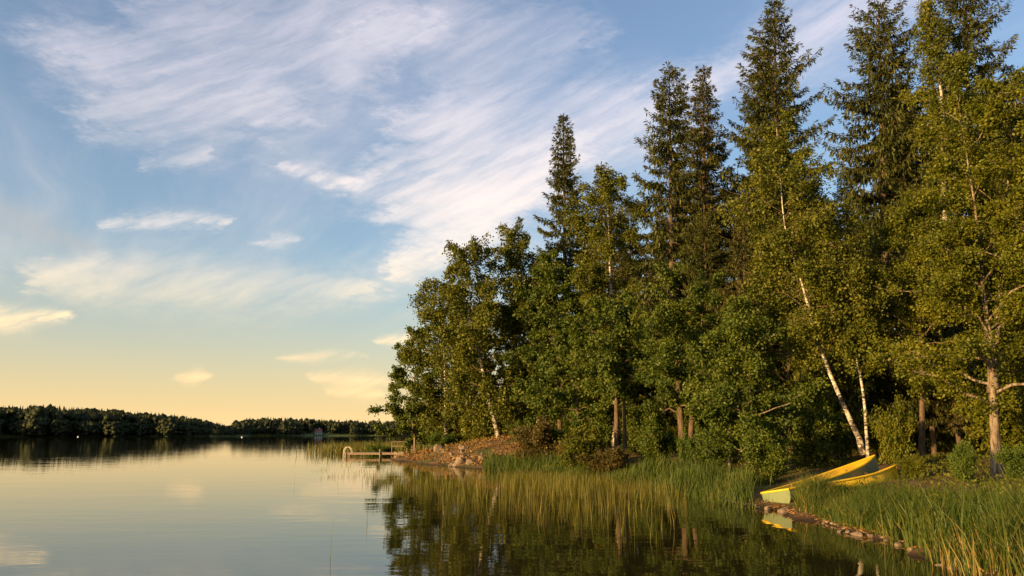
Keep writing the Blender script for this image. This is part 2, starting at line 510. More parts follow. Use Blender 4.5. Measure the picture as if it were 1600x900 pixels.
def broadleaf(name, label, cat, trunks, r0, env, t0, n_limb, leaf, n_leaf, mat, bk, seed, droop=0.25, hang=0.0, rise=0.55, spread=0.16,
              group=None, split_limbs=False, twigs=11, lean_env=(0, 0), shoots=46):
    """trunks: list of lists of world points (base to top). env: crown radius (m) along the trunk"""
    rng = np.random.default_rng(seed)
    base = np.array(trunks[0][0], float)
    root = thing(name, label, cat, base, 0, group)
    tw_s, tw_d, tw_l = [], [], []
    br = Tubes(); limbs = []
    for ti, tr in enumerate(trunks):
        pts = spline(np.array(tr) - base, 26)
        Ht = pts[-1][2] - pts[0][2]
        wig = np.cumsum(rng.normal(0, 0.008 * Ht / 10, (26, 3)), 0); wig[:, 2] = 0; wig -= wig[0]
        pts = pts + wig
        s = np.linspace(0, 1, 26)
        rad = r0 * ((1.0 - s) ** 1.15 * 0.97 + 0.03) * (1 if ti == 0 else 0.8) + 0.006
        rad[0] *= 1.35; rad[1] *= 1.1
        pts_g = pts.copy(); pts_g[0, 2] -= 0.25
        o_ = obj('trunk', Tubes().add(pts_g, rad, 10).mesh('trunk', M[bk]), root)
        for u_ in np.linspace(max(t0, 0.2), 1.0, shoots):      # short leafy shoots straight off the trunk
            d_ = norm(rng.normal(0, 1, 3) * np.array((1, 1, 0.4)))
            tw_s.append(np.array([np.interp(u_, s, pts[:, k]) for k in range(3)])); tw_d.append(d_); tw_l.append(0.25 + 0.35 * rng.random())
        nl = max(4, int(n_limb / len(trunks)))
        ga = rng.uniform(0, 6.28)
        for q in range(nl):
            t = t0 + (1 - t0) * ((q + rng.uniform(0.1, 0.9)) / nl) ** 0.95
            t = min(t, 0.985)
            c = np.array([np.interp(t, s, pts[:, k]) for k in range(3)])
            ga += 2.4 + rng.normal(0, 0.35)
            L = float(env(t)) * rng.uniform(0.62, 1.15)
            d = np.array((math.cos(ga) + lean_env[0], math.sin(ga) + lean_env[1], 0)); d /= np.linalg.norm(d)
            ss = np.linspace(0, 1, 8)
            ri = rise * rng.uniform(0.6, 1.4) * (0.6 + 0.8 * t)
            path = c + d * (L * ss)[:, None]
            path[:, 2] += L * (ri * ss - droop * ss ** 2 * rng.uniform(0.7, 1.5))
            path[1:] += np.cumsum(rng.normal(0, 0.05 * L, (7, 3)), 0)
            rl = np.interp(t, s, rad) * 0.38 * (1 - 0.9 * ss) + 0.006
            if split_limbs and L > 1.2: limbs.append((path, rl))
            else: br.add(path, rl, 5)
            nt_ = max(4, int(twigs * (0.5 + L / 3)))
            for _ in range(nt_):
                u = rng.uniform(0.22, 1.0) ** 0.8
                st = np.array([np.interp(u, ss, path[:, k]) for k in range(3)])
                dd = norm(d * rng.uniform(0.2, 0.9) + rng.normal(0, 0.6, 3) * np.array((1, 1, 0.55)) + np.array((0, 0, 0.18 - hang * 0.7)))
                ll = rng.uniform(0.22, 0.55) * (0.35 + 0.28 * L)
                tw_s.append(st); tw_d.append(dd); tw_l.append(ll)
                if rng.random() < 0.45:
                    br.add(np.stack([st, st + dd * ll * 0.5, st + dd * ll + (0, 0, -hang * ll * 0.4)]), [0.011, 0.008, 0.004], 3)
    if br.n: obj('branches', br.mesh('branches', M['bark_brown' if bk == 'bark_birch' else bk]), root)['kind'] = 'stuff'
    for path, rl in limbs: obj('limb', Tubes().add(path, rl, 7).mesh('limb', M[bk]), root)
    tw_s, tw_d, tw_l = np.array(tw_s), np.array(tw_d), np.array(tw_l)
    w = (tw_l + 0.15) * rng.gamma(1.5, 1.0, len(tw_l)); w /= w.sum()
    k = rng.choice(len(tw_l), n_leaf, p=w)
    u = rng.uniform(0, 1.1, n_leaf)
    pos = tw_s[k] + tw_d[k] * (tw_l[k] * u)[:, None]
    pos += rng.normal(0, spread * 0.78, (n_leaf, 3)) * (0.6 + 0.5 * tw_l[k])[:, None]
    if hang:
        strand = rng.integers(0, 5, n_leaf)
        hl = rng.exponential(hang, n_leaf)
        off = np.stack([np.sin(strand * 2.1 + k), np.cos(strand * 2.1 + k * 1.7), np.zeros(n_leaf)], 1) * 0.12
        pos = pos + off * (hl > 0.1)[:, None]; pos[:, 2] -= hl
    ax = norm(rng.normal(0, 1, (n_leaf, 3)) + np.array((0, 0, -0.35 - hang)) + tw_d[k] * 0.5)
    sz = leaf * rng.uniform(0.45, 1.45, n_leaf)
    V, Q = leaf_quads(pos, ax, sz, sz * 0.72, rng)
    c = obj('crown', mesh_np('crown', V, Q, False, [M[mat]]), root)
    c['kind'] = 'stuff'
    return root


def spruce(name, label, base, H, Lmax, seed, mat='needle', t0=0.12, dens=1.0, needle=0.24, power=0.8, rag=0.3, group=None, hangk=1.0, lean=(0, 0), parts=None):
    rng = np.random.default_rng(seed)
    base = np.array(base, float)
    root = thing(name, label, 'tree', base, 0, group)
    if parts:
        for nm in ('trunk', 'branches', 'crown'):
            c = obj(nm, parts[nm], root)
            if nm != 'trunk': c['kind'] = 'stuff'
        root.scale = (H / parts['H'],) * 3
        root.rotation_euler = (0, 0, seed * 1.7)
        return root
    s = np.linspace(0, 1, 24)
    tp = np.stack([lean[0] * s, lean[1] * s, H * s], 1); tp[1:-1, :2] += rng.normal(0, 0.02, (22, 2))
    tp[0, 2] -= 0.3
    rad = 0.017 * H * 0.55 * (1 - s) ** 0.8 + 0.012
    tm = Tubes().add(tp, rad, 9).mesh('trunk', M['bark_spruce'])
    obj('trunk', tm, root)
    br = Tubes(); PV, PA, PL = [], [], []
    z = t0 * H
    lob = rng.uniform(0, 6.28, 4)
    while z < H - 0.12:
        t = z / H
        k = rng.integers(4, 7)
        a0 = rng.uniform(0, 6.28)
        fade = np.clip((t - t0) / 0.10 + 0.45, 0.3, 1)
        for q in range(k):
            a = a0 + q * 6.283 / k + rng.normal(0, 0.22)
            lobe = 1 + 0.22 * math.sin(a * 2 + lob[0] + t * 9) + 0.16 * math.sin(a + lob[1] - t * 14)
            L = (Lmax * (1 - t) ** power * fade * lobe * rng.uniform(1 - rag, 1 + rag * 0.55)) + 0.12
            if rng.random() < 0.06: L *= 0.4
            ang = 0.60 * t ** 1.8 - 0.22 - 0.26 * (1 - t) + rng.normal(0, 0.09)
            ss = np.linspace(0, 1, 7)
            d = np.array((math.cos(a), math.sin(a), 0)); sd = np.array((-d[1], d[0], 0))
            c = np.array((np.interp(t, s, tp[:, 0]), np.interp(t, s, tp[:, 1]), z + rng.normal(0, 0.08)))
            path = c + d * (L * ss)[:, None]
            path[:, 2] += L * (ang * ss - 0.38 * (1 - t * 0.8) * ss * (1 - ss) * 1.6 + 0.20 * ss ** 3)
            br.add(path, 0.006 + 0.013 * L * (1 - 0.9 * ss) * 0.6, 4)
            ns = max(6, int(L * 22 * dens))
            u = np.sort(rng.uniform(0.12, 1.0, ns))
            st = np.stack([np.interp(u, ss, path[:, x_]) for x_ in range(3)], 1)
            sgn = np.where(np.arange(ns) % 2 == 0, 1.0, -1.0)
            sl = (0.11 + 0.25 * L * (1.05 - u) * np.clip(u * 3, 0.4, 1)) * rng.uniform(0.6, 1.25, ns)
            sl = np.minimum(sl, 0.75)
            dirv = norm(d * 0.75 + sd * (sgn * rng.uniform(0.5, 1.1, ns))[:, None] + np.stack([np.zeros(ns)] * 2 + [-0.28 * hangk * (1 - 0.7 * t) + rng.normal(0, 0.13, ns)], 1))
            npc = np.maximum(3, (sl / 0.062).astype(int))
            idx = np.repeat(np.arange(ns), npc)
            v = rng.uniform(0, 1, len(idx))
            pp = st[idx] + dirv[idx] * (sl[idx] * v)[:, None] + rng.normal(0, 0.03, (len(idx), 3)) - np.array((0, 0, 0.10)) * v[:, None] ** 2
            hang = rng.random(len(idx)) < 0.55 * hangk * (1.15 - t)
            av = np.where(hang[:, None], norm(dirv[idx] * 0.35 + np.array((0, 0, -1.0)) + rng.normal(0, 0.18, (len(idx), 3))),
                          norm(dirv[idx] + rng.normal(0, 0.32, (len(idx), 3))))
            PV.append(pp); PA.append(av); PL.append(needle * rng.uniform(0.6, 1.25, len(idx)) * np.where(hang, 1.25, 1.0))
            tipn = 3
            PV.append(path[-1] + rng.normal(0, 0.03, (tipn, 3))); PA.append(norm(d + rng.normal(0, 0.3, (tipn, 3)))); PL.append(np.full(tipn, needle))
        z += rng.uniform(0.44, 0.80) * (1.12 - 0.52 * t)
    for _ in range(16):
        PV.append(np.array([[tp[-1, 0], tp[-1, 1], H - rng.uniform(0.0, 0.9)]])); PA.append(norm(rng.normal(0, 0.35, (1, 3)) + (0, 0, 1))); PL.append(np.array([needle]))
    bm_ = br.mesh('branches', M['bark_spruce'])
    obj('branches', bm_, root)['kind'] = 'stuff'
    V, Q = leaf_quads(np.concatenate(PV), np.concatenate(PA), np.concatenate(PL), np.concatenate(PL) * 0.27, rng, 0.15)
    cm = mesh_np('crown', V, Q, False, [M[mat]])
    c = obj('crown', cm, root); c['kind'] = 'stuff'
    root['H'] = H
    return root, {'trunk': tm, 'branches': bm_, 'crown': cm, 'H': H}


def gpt(px, Y):
    """ground point in direction px at depth Y"""
    z = 1.0
    for _ in range(4):
        a = (px - 800) / F_PX
        X = a * (Y * math.cos(PITCH) + (z - CAM_H) * math.sin(PITCH))
        z = gz(X, Y)
    return np.array((X, Y, z))


def sp(px, Y, top, Lmax, seed, label, **kw):
    b = gpt(px, Y); t = P(top[0], top[1], Y)
    return spruce('spruce_tree', label, b, t[2] - b[2], Lmax, seed, lean=(t[0] - b[0], 0.0), **kw)


# --- tall spruces rising over the wood
_, spA = sp(886, 62, (880, 180), 4.1, 1, 'slender tall spruce standing alone above the birches, left of the other spruces', needle=0.28, power=0.72, rag=0.5)
_, spB = sp(1052, 45, (1046, 98), 4.8, 2, 'dense dark spruce with pointed top, left one of the close pair in the middle', needle=0.25, dens=1.0, power=0.70, rag=0.38)
_, spC = sp(1100, 50, (1100, 103), 4.3, 3, 'brownish cone-laden spruce, right one of the close pair in the middle', needle=0.26, mat='needle_warm', power=0.72, rag=0.42)
_, spD = sp(1218, 43, (1210, 0), 4.7, 4, 'tallest ragged spruce behind the leaning birch, its tip touching the picture top', needle=0.25, power=0.66, rag=0.5)
sp(1248, 46, (1242, 66), 3.4, 5, 'shorter brown spruce tucked against the right side of the tallest ragged spruce', parts=spC)
_, spF = sp(1392, 37, (1372, 2), 4.2, 6, 'shaggy spruce with long drooping boughs, right of the gap of sky', needle=0.23, dens=1.15, power=0.52, rag=0.45, hangk=1.5)
sp(1540, 36, (1524, -60), 5.4, 7, 'sparse wide-armed spruce at top right behind the big leafy tree', parts=spD)
sp(678, 71, (672, 497), 2.2, 8, 'small dark spruce half hidden at the left edge of the wood', parts=spB)
sp(968, 58, (966, 252), 3.0, 9, 'spruce whose brown tip just clears the rounded birch beside the middle pair', parts=spC)
# --- wood behind: seen only as dark gaps between the front trees
PROTO = [spB, spC, spA, spF]
rngf = np.random.default_rng(77)
back_spots = [(760, 74, 15), (815, 78, 17), (850, 70, 16), (925, 70, 19), (1000, 62, 19), (1040, 60, 17), (1075, 58, 21), (1130, 56, 19), (1165, 50, 17), (1190, 54, 19),
              (1290, 52, 17), (1320, 46, 14), (1350, 50, 16), (1410, 46, 18), (1450, 44, 20), (1490, 46, 20), (1545, 44, 20), (1590, 40, 18), (1640, 38, 18), (1690, 42, 18),
              (1110, 42, 13), (1170, 40, 13), (1270, 40, 12), (1390, 32, 9), (1460, 31, 11), (1500, 30, 10), (1620, 30, 12), (720, 70, 13)]
for q, (px, Y, H) in enumerate(back_spots):
    spruce('spruce_tree', 'dark spruce deep in the wood, showing only in gaps behind the front trees', gpt(px, Y), H, 3, q + 20,
           parts=PROTO[q % 4], group='spruces deep in the wood')

# --- birches and other leafy trees at the front
BL = dict(leaf=0.16, mat='birch_leaf', bk='bark_birch', hang=0.42, droop=0.42, rise=0.75, spread=0.17)
broadleaf('birch_tree', 'weeping birch leaning left with white trunk rising from the brown slope', 'tree',
          [[P(780, 688, 56), P(766, 630, 56), P(748, 540, 56), P(736, 460, 56), P(728, 388, 56)]], 0.17,
          profile([(0, 1.8), (0.22, 3.0), (0.5, 4.0), (0.72, 3.0), (0.80, 1.5), (0.90, 2.0), (1, 1.2)]), 0.14, 58, n_leaf=42000, seed=31, twigs=13, **BL)
broadleaf('birch_tree', 'birch with drooping rounded top just left of the slender tall spruce', 'tree',
          [[gpt(842, 58), P(836, 560, 58), P(820, 450, 58), P(800, 358, 58)]], 0.17,
          profile([(0, 2.2), (0.4, 3.0), (0.75, 2.2), (1, 1.0)]), 0.15, 50, n_leaf=34000, seed=32, **BL)
broadleaf('alder_tree', 'leafy alder standing farthest left at the tip of the point', 'tree',
          [[gpt(645, 67), P(646, 620, 67), P(652, 520, 67)]], 0.14,
          profile([(0, 2.3), (0.2, 3.4), (0.5, 3.0), (0.8, 2.0), (1, 0.9)]), 0.05, 46, leaf=0.17, n_leaf=30000, mat='alder_leaf', bk='bark_brown', seed=33, hang=0.05)
broadleaf('birch_tree', 'birch filling the space between the leaning birch and the leftmost alder', 'tree',
          [[gpt(698, 64), P(694, 560, 64), P(690, 440, 64)]], 0.15,
          profile([(0, 2.4), (0.3, 3.5), (0.6, 3.2), (0.85, 2.1), (1, 1.0)]), 0.08, 46, n_leaf=28000, seed=34, **BL)
broadleaf('alder_tree', 'green leafy tree in front of the slender tall spruce trunk', 'tree',
          [[gpt(876, 50), P(870, 540, 50), P(862, 400, 50)]], 0.15,
          profile([(0, 2.0), (0.35, 3.0), (0.7, 2.3), (1, 0.7)]), 0.12, 50, leaf=0.145, n_leaf=36000, mat='alder_leaf', bk='bark_brown', seed=35, hang=0.08)
broadleaf('birch_tree', 'broad rounded birch between the slender spruce and the middle pair', 'tree',
          [[gpt(962, 47), P(960, 560, 47), P(955, 420, 47), P(950, 268, 47)]], 0.19,
          profile([(0, 1.6), (0.3, 2.5), (0.6, 2.6), (0.85, 2.3), (0.95, 1.7), (1, 1.0)]), 0.18, 56, n_leaf=44000, seed=36, **{**BL, 'leaf': 0.13, 'hang': 0.25, 'rise': 0.5})
broadleaf('alder_tree', 'tree with paired dim brown stems beside the dark hollow', 'tree',
          [[gpt(964, 38), P(962, 600, 38), P(958, 470, 38)], [gpt(977, 38.4), P(976, 600, 38.4), P(984, 480, 38.4)]], 0.15,
          profile([(0, 1.2), (0.5, 2.2), (1, 1.0)]), 0.42, 36, leaf=0.12, n_leaf=22000, mat='alder_leaf', bk='bark_brown', seed=37, hang=0.1)
broadleaf('alder_tree', 'forked alder with two sunlit brown trunks above the tall shore grass', 'tree',
          [[gpt(1070, 33), P(1062, 640, 33), P(1054, 560, 33), P(1040, 430, 33)], [gpt(1076, 33), P(1082, 640, 33), P(1092, 560, 33), P(1100, 440, 33)]], 0.18,
          profile([(0, 1.0), (0.35, 2.0), (0.7, 2.2), (1, 0.9)]), 0.30, 46, leaf=0.095, n_leaf=44000, mat='alder_leaf', bk='bark_brown', seed=38, split_limbs=True)
broadleaf('alder_tree', 'bluish green alder at the waterside left of the boats, thin bare stem', 'tree',
          [[gpt(1178, 26.5), P(1174, 620, 26.5), P(1150, 470, 26.5)], [gpt(1140, 27.2), P(1140, 640, 27.2), P(1120, 520, 27.2)]], 0.075,
          profile([(0, 1.0), (0.3, 1.7), (0.7, 1.5), (1, 0.4)]), 0.14, 46, leaf=0.090, n_leaf=34000, mat='alder_leaf', bk='bark_grey', seed=39)
broadleaf('birch_tree', 'birch with bright white trunk leaning left behind the boats', 'tree',
          [[P(1348, 698, 26.8), P(1318, 632, 26.8), P(1284, 550, 26.8), P(1255, 450, 26.8), P(1226, 350, 26.8), P(1214, 200, 26.8)]], 0.085,
          profile([(0, 1.0), (0.38, 0.8), (0.6, 2.0), (0.85, 1.7), (1, 0.7)]), 0.38, 60, n_leaf=46000, seed=40, shoots=0, **{**BL, 'leaf': 0.085, 'hang': 0.2})
broadleaf('birch_tree', 'slim birch with patchy white stem right of the leaning white trunk', 'tree',
          [[gpt(1357, 26.4), P(1348, 620, 26.4), P(1328, 510, 26.4), P(1316, 430, 26.4), P(1308, 318, 26.4)]], 0.052,
          profile([(0, 0.5), (0.35, 0.6), (0.7, 1.3), (1, 0.5)]), 0.36, 46, n_leaf=24000, seed=41, shoots=0, **{**BL, 'leaf': 0.082, 'hang': 0.15})
broadleaf('birch_tree', 'tall pale birch between the shaggy spruce and the wide-armed spruce', 'tree',
          [[gpt(1478, 34), P(1476, 300, 34), P(1468, 120, 34), P(1444, 0, 34)]], 0.17,
          profile([(0, 1.5), (0.5, 1.3), (0.8, 0.75), (1, 0.35)]), 0.3, 46, n_leaf=17000, seed=42, **{**BL, 'leaf': 0.10, 'hang': 0.35})
broadleaf('willow_tree', 'big spreading tree with thick grey trunk and bare crooked limbs at right', 'tree',
          [[gpt(1558, 21.5), P(1552, 640, 21.5), P(1547, 540, 21.5), P(1536, 460, 21.5), P(1520, 320, 21.3), P(1490, 150, 21)],
           [P(1550, 600, 21.5), P(1562, 470, 21.6), P(1572, 330, 21.6), P(1590, 130, 21.4)]], 0.135,
          profile([(0, 1.6), (0.25, 2.5), (0.5, 2.4), (0.8, 1.8), (1, 0.9)]), 0.20, 64, leaf=0.070, n_leaf=100000, mat='willow_leaf', bk='bark_grey', seed=43,
          split_limbs=True, rise=0.75, droop=0.25, twigs=14)
broadleaf('willow_tree', 'yellow green tree cut off by the right picture edge', 'tree',
          [[gpt(1680, 20), P(1672, 500, 20), P(1660, 300, 20), P(1640, 110, 20)]], 0.15,
          profile([(0, 1.6), (0.4, 2.2), (0.8, 1.6), (1, 0.6)]), 0.18, 46, leaf=0.075, n_leaf=44000, mat='willow_leaf', bk='bark_grey', seed=44)
broadleaf('willow_tree', 'yellow green tree filling the gap left of the big spreading tree', 'tree',
          [[gpt(1440, 27), P(1440, 560, 27), P(1432, 440, 27), P(1425, 330, 27)]], 0.10,
          profile([(0, 1.2), (0.3, 2.0), (0.7, 1.7), (1, 0.6)]), 0.22, 46, leaf=0.080, n_leaf=46000, mat='willow_leaf', bk='bark_brown', seed=45)
broadleaf('alder_tree', 'green tree behind the leaning white trunk, filling below the ragged spruces', 'tree',
          [[gpt(1236, 35), P(1232, 560, 35), P(1226, 430, 35)]], 0.11,
          profile([(0, 1.4), (0.4, 2.4), (0.8, 1.6), (1, 0.6)]), 0.12, 46, leaf=0.10, n_leaf=36000, mat='birch_leaf', bk='bark_brown', seed=46)
broadleaf('alder_tree', 'low leafy tree left of the paired brown stems, over the reddish bush', 'tree',
          [[gpt(905, 42), P(902, 600, 42), P(898, 500, 42)]], 0.10,
          profile([(0, 1.6), (0.4, 2.4), (0.8, 1.5), (1, 0.5)]), 0.10, 42, leaf=0.125, n_leaf=28000, mat='alder_leaf', bk='bark_brown', seed=47)
broadleaf('alder_tree', 'leafy tree behind the leaning birch, right of its white trunk', 'tree',
          [[gpt(806, 60), P(804, 600, 60), P(800, 480, 60)]], 0.12,
          profile([(0, 2.2), (0.4, 3.0), (0.8, 1.8), (1, 0.6)]), 0.06, 42, leaf=0.16, n_leaf=26000, mat='birch_leaf', bk='bark_brown', seed=48)


# --- bushes
BUSH = {}


def bush_parts(v):
    """five bush forms, 2 m tall and 1.4 m in radius, shared by all bushes"""
    if v not in BUSH:
        rng = np.random.default_rng(900 + v)
        h, w = 2.0, 1.4
        stems, tw_s, tw_d, tw_l = [], [], [], []
        br = Tubes()
        for q in range(9):
            a = q * 2.4 + rng.normal(0, 0.3); r = w * rng.uniform(0.1, 0.8)
            o_ = np.array((math.cos(a), math.sin(a), 0))
            pts = spline([o_ * 0.06, o_ * r * 0.5 + (0, 0, h * 0.45), o_ * r + (0, 0, h * rng.uniform(0.6, 0.98) * (1 - 0.3 * r / w))], 10)
            stems.append(Tubes().add(pts - (0, 0, 0.1), np.linspace(0.026, 0.006, 10), 6).mesh('stem', None))
            for _ in range(16):
                u = rng.uniform(0.1, 1.0)
                st = np.array([np.interp(u, np.linspace(0, 1, 10), pts[:, k_]) for k_ in range(3)])
                dd = norm(o_ * 0.5 + rng.normal(0, 0.8, 3) * np.array((1, 1, 0.6)) + np.array((0, 0, 0.2)))
                ll = rng.uniform(0.25, 0.65) * (1.1 - 0.5 * u)
                tw_s.append(st); tw_d.append(dd); tw_l.append(ll)
                br.add(np.stack([st, st + dd * ll * 0.5, st + dd * ll]), [0.008, 0.006, 0.003], 3)
        n = 15000
        tw_s, tw_d, tw_l = np.array(tw_s), np.array(tw_d), np.array(tw_l)
        wt_ = tw_l * rng.uniform(0.3, 1.5, len(tw_l)); k = rng.choice(len(tw_l), n, p=wt_ / wt_.sum())
        pos = tw_s[k] + tw_d[k] * (tw_l[k] * rng.uniform(0, 1.1, n))[:, None] + rng.normal(0, 0.085, (n, 3))
        pos[:, 2] = np.maximum(pos[:, 2], rng.uniform(0, 0.2, n))
        sz = 0.076 * rng.uniform(0.6, 1.3, n)
        V, Q = leaf_quads(pos, rng.normal(0, 1, (n, 3)) + np.array((0, 0, -0.2)) + tw_d[k] * 0.6, sz, sz * 0.68, rng)
        BUSH[v] = (stems, br.mesh('branches', None), mesh_np('crown', V, Q, False, []))
        for me in BUSH[v][0] + list(BUSH[v][1:]): me.materials.append(M['bark_brown'])
    return BUSH[v]


def bush(label, px, Y, h, w, mat, leaf=0, n=0, seed=0, bk='bark_brown', group=None):
    stems, brm, crm = bush_parts(seed % 5)
    root = thing('bush', label, 'bush', gpt(px, Y), seed * 1.9, group)
    root.scale = (w / 1.4, w / 1.4, h / 2.0)
    for me in stems: obj('stem', me, root)
    obj('branches', brm, root)['kind'] = 'stuff'
    c = obj('crown', crm, root); c['kind'] = 'stuff'
    c.material_slots[0].link = 'OBJECT'; c.material_slots[0].material = M[mat]
    return root


bush('round green bush at the far left tip of the point behind the dock', 592, 70, 2.3, 1.6, 'fresh_leaf', 0.16, 7000, 61)
bush('reddish brown willow bush above the reeds, right of the brown slope', 838, 42, 2.6, 2.0, 'red_leaf', 0.10, 16000, 62)
bush('olive green bush right of the reddish willow bush', 908, 37, 2.3, 1.9, 'birch_leaf', 0.10, 16000, 63)
bush('low reddish bush at the foot of the paired brown stems', 950, 34.5, 1.3, 1.5, 'red_leaf', 0.09, 9000, 64)
bush('green bush right of the dark hollow, beside the forked alder', 1026, 34.5, 2.2, 1.3, 'alder_leaf', 0.10, 12000, 65)
bush('bright green vine-like bush climbing between the forked sunlit trunks', 1074, 32.3, 1.9, 0.55, 'fresh_leaf', 0.09, 5000, 66)
bush('leafy bush right of the forked alder with big pale leaves', 1118, 29, 1.9, 1.3, 'alder_leaf', 0.12, 12000, 67)
bush('bush hanging over the shore grass just left of the boats', 1200, 25.2, 1.8, 1.3, 'alder_leaf', 0.095, 14000, 68)
bush('bush behind the boat sterns, left of the white birch foot', 1268, 29, 2.6, 1.6, 'alder_leaf', 0.10, 16000, 69)
bush('tall bush seen between the white birch trunks', 1310, 31, 5.5, 1.9, 'birch_leaf', 0.10, 20000, 70)
bush('leafy bush above the boat bows, at the edge of the dark hollow', 1405, 25.6, 2.6, 0.9, 'willow_leaf', 0.085, 12000, 71)
bush('low bush with pale leaves right beside the boat bows', 1425, 22.5, 0.75, 0.6, 'willow_leaf', 0.08, 5000, 72)
bush('bush at the left foot of the big spreading tree', 1508, 20.6, 1.1, 0.6, 'fresh_leaf', 0.075, 6000, 73)
bush('bush at the right foot of the big spreading tree', 1600, 19.5, 1.0, 0.7, 'fresh_leaf', 0.075, 7000, 74)
bush('broad bush behind the big spreading tree, right of the dark hollow', 1580, 24, 3.2, 1.8, 'willow_leaf', 0.085, 18000, 75)
bush('small bush at the foot of the leaning birch on the slope', 812, 52, 1.4, 1.2, 'alder_leaf', 0.13, 7000, 76)
bush('low green bush under the leftmost trees on the stony slope', 690, 60, 1.5, 1.7, 'fresh_leaf', 0.15, 8000, 77)
bush('wide bush behind the leaning birch trunk foot', 745, 61, 2.6, 2.2, 'birch_leaf', 0.15, 12000, 78)
bush('dark bush left of the forked alder at the back of the hollow', 1000, 42, 3.0, 1.8, 'alder_leaf', 0.11, 14000, 79)
bush('bush behind the waterside alder, right of the forked trunks', 1130, 34, 4.5, 1.9, 'alder_leaf', 0.11, 20000, 80)


rngb = np.random.default_rng(88)
for q in range(96):
    px = 690 + 1030 * ((q * 0.618) % 1.0); Y = np.interp(px, [690, 800, 900, 1000, 1100, 1250, 1400, 1720], [68, 60, 50, 44, 40, 36, 33, 29]) + rngb.uniform(0, 9)
    bush('dark undergrowth bush deep in the wood, showing only in gaps behind the front bushes', px, Y, rngb.uniform(2.0, 4.2), rngb.uniform(1.4, 2.4), ('alder_leaf', 'birch_leaf')[q % 2], seed=q,
         group='undergrowth deep in the wood')


# ------------------------------------------------------------------ grass and reeds
def blades(pos, h, w, rng, bend=0.35, wind=(0.25, 0.0)):
    """narrow three-level blades"""
    n = len(pos)
    a = rng.uniform(0, 6.283, n)
    d = np.stack([np.cos(a), np.sin(a), np.zeros(n)], 1)
    lean = d * (bend * rng.uniform(0.1, 1.0, n) * h)[:, None] + np.array((*wind, 0)) * h[:, None] * rng.uniform(0, 0.6, n)[:, None]
    f = rng.uniform(0, 6.283, n)
    sd = np.stack([np.cos(f), np.sin(f), np.zeros(n)], 1) * (w * 0.5)[:, None]
    upv = np.array((0, 0, 1.0))
    m1 = pos + upv * (h * 0.5)[:, None] + lean * 0.28
    tp = pos + upv * (h * (1 - 0.15 * bend))[:, None] + lean
    V = np.stack([pos - sd, pos + sd, m1 + sd * 0.85, m1 - sd * 0.85, tp + sd * 0.12, tp - sd * 0.12], 1).reshape(-1, 3)
    b = np.arange(n)[:, None] * 6
    Q = np.concatenate([b + np.array([[0, 1, 2, 3]]), b + np.array([[3, 2, 4, 5]])])
    return V, Q


def scatter(n, x0, x1, y0, y1, d0, d1, rng, clump=0.5, cs=1.2):
    x = rng.uniform(x0, x1, n); y = rng.uniform(y0, y1, n)
    d = shore_dist(x, y)
    k = (d > d0) & (d < d1) & (wob(x, y, cs) + 0.6 * wob(x, y, cs * 2.7, 1.0) > rng.uniform(-1.4, 1.4, n) * 1.0 - 1 + clump)
    x, y = x[k], y[k]
    return np.stack([x, y, np.maximum(ground_z(x, y), -0.6) - 0.02], 1), d[k]


def stuff(name, label, V, Q, mat, cat):
    o_ = obj(name, mesh_np(name, V, Q, False, [M[mat]]))
    return tag(o_, label, cat, kind='stuff')


rng = np.random.default_rng(5)
p, d = scatter(260000, 5.5, 16, 8, 27, 0.05, 3.4, rng, 0.3)
k = rng.random(len(p)) < np.clip(1.15 - d / 3.4, 0.12, 1)
boatzone = (p[:, 1] > 20.9 + (p[:, 0] - 6.6) * 0.40) & (p[:, 0] < 12.0) & (p[:, 1] < 27)
k &= ~boatzone
p, d = p[k], d[k]
hh = (0.27 + 0.30 * np.exp(-((d - 0.8) / 0.9) ** 2)) * rng.uniform(0.5, 1.3, len(p)) * (0.85 + 0.45 * wob(p[:, 0], p[:, 1], 2.0)) * (1 + 0.25 * wob(p[:, 0], p[:, 1], 6.0, 1.0))
k = ~((p[:, 1] > 17.2) & (p[:, 0] / p[:, 1] < 0.350))
p, d, hh = p[k], d[k], hh[k]
V, Q = blades(p, hh, 0.009 + 0.006 * rng.random(len(p)), rng, 0.65)
k6 = rng.random(len(p)) < 0.13
Vd, Qd = blades(p[k6], hh[k6] * 0.9, np.full(k6.sum(), 0.008), rng, 0.8)
stuff('bank_straw', 'dry straw blades mixed into the grass of the right bank', Vd, Qd, 'dry_reed', 'grass')
stuff('bank_grass', 'green grass thick along the right bank beside the boats', V, Q, 'grass', 'grass')
p, d = scatter(150000, -6, 14, 20.5, 52, -0.5, 2.2, rng, 0.3)
k = (p[:, 0] > -1.6) & ~((p[:, 0] / p[:, 1] > 0.298) & (p[:, 1] < 24.5) & (p[:, 0] < 12.2))
p, d = p[k], d[k]
hh = 0.70 * rng.uniform(0.4, 1.25, len(p)) * (0.75 + 0.35 * wob(p[:, 0], p[:, 1], 1.1))
V, Q = blades(p, hh, 0.016 + 0.012 * rng.random(len(p)), rng, 0.4)
stuff('shore_grass', 'tall dark green grass along the shore behind the reeds', V, Q, 'grass', 'grass')
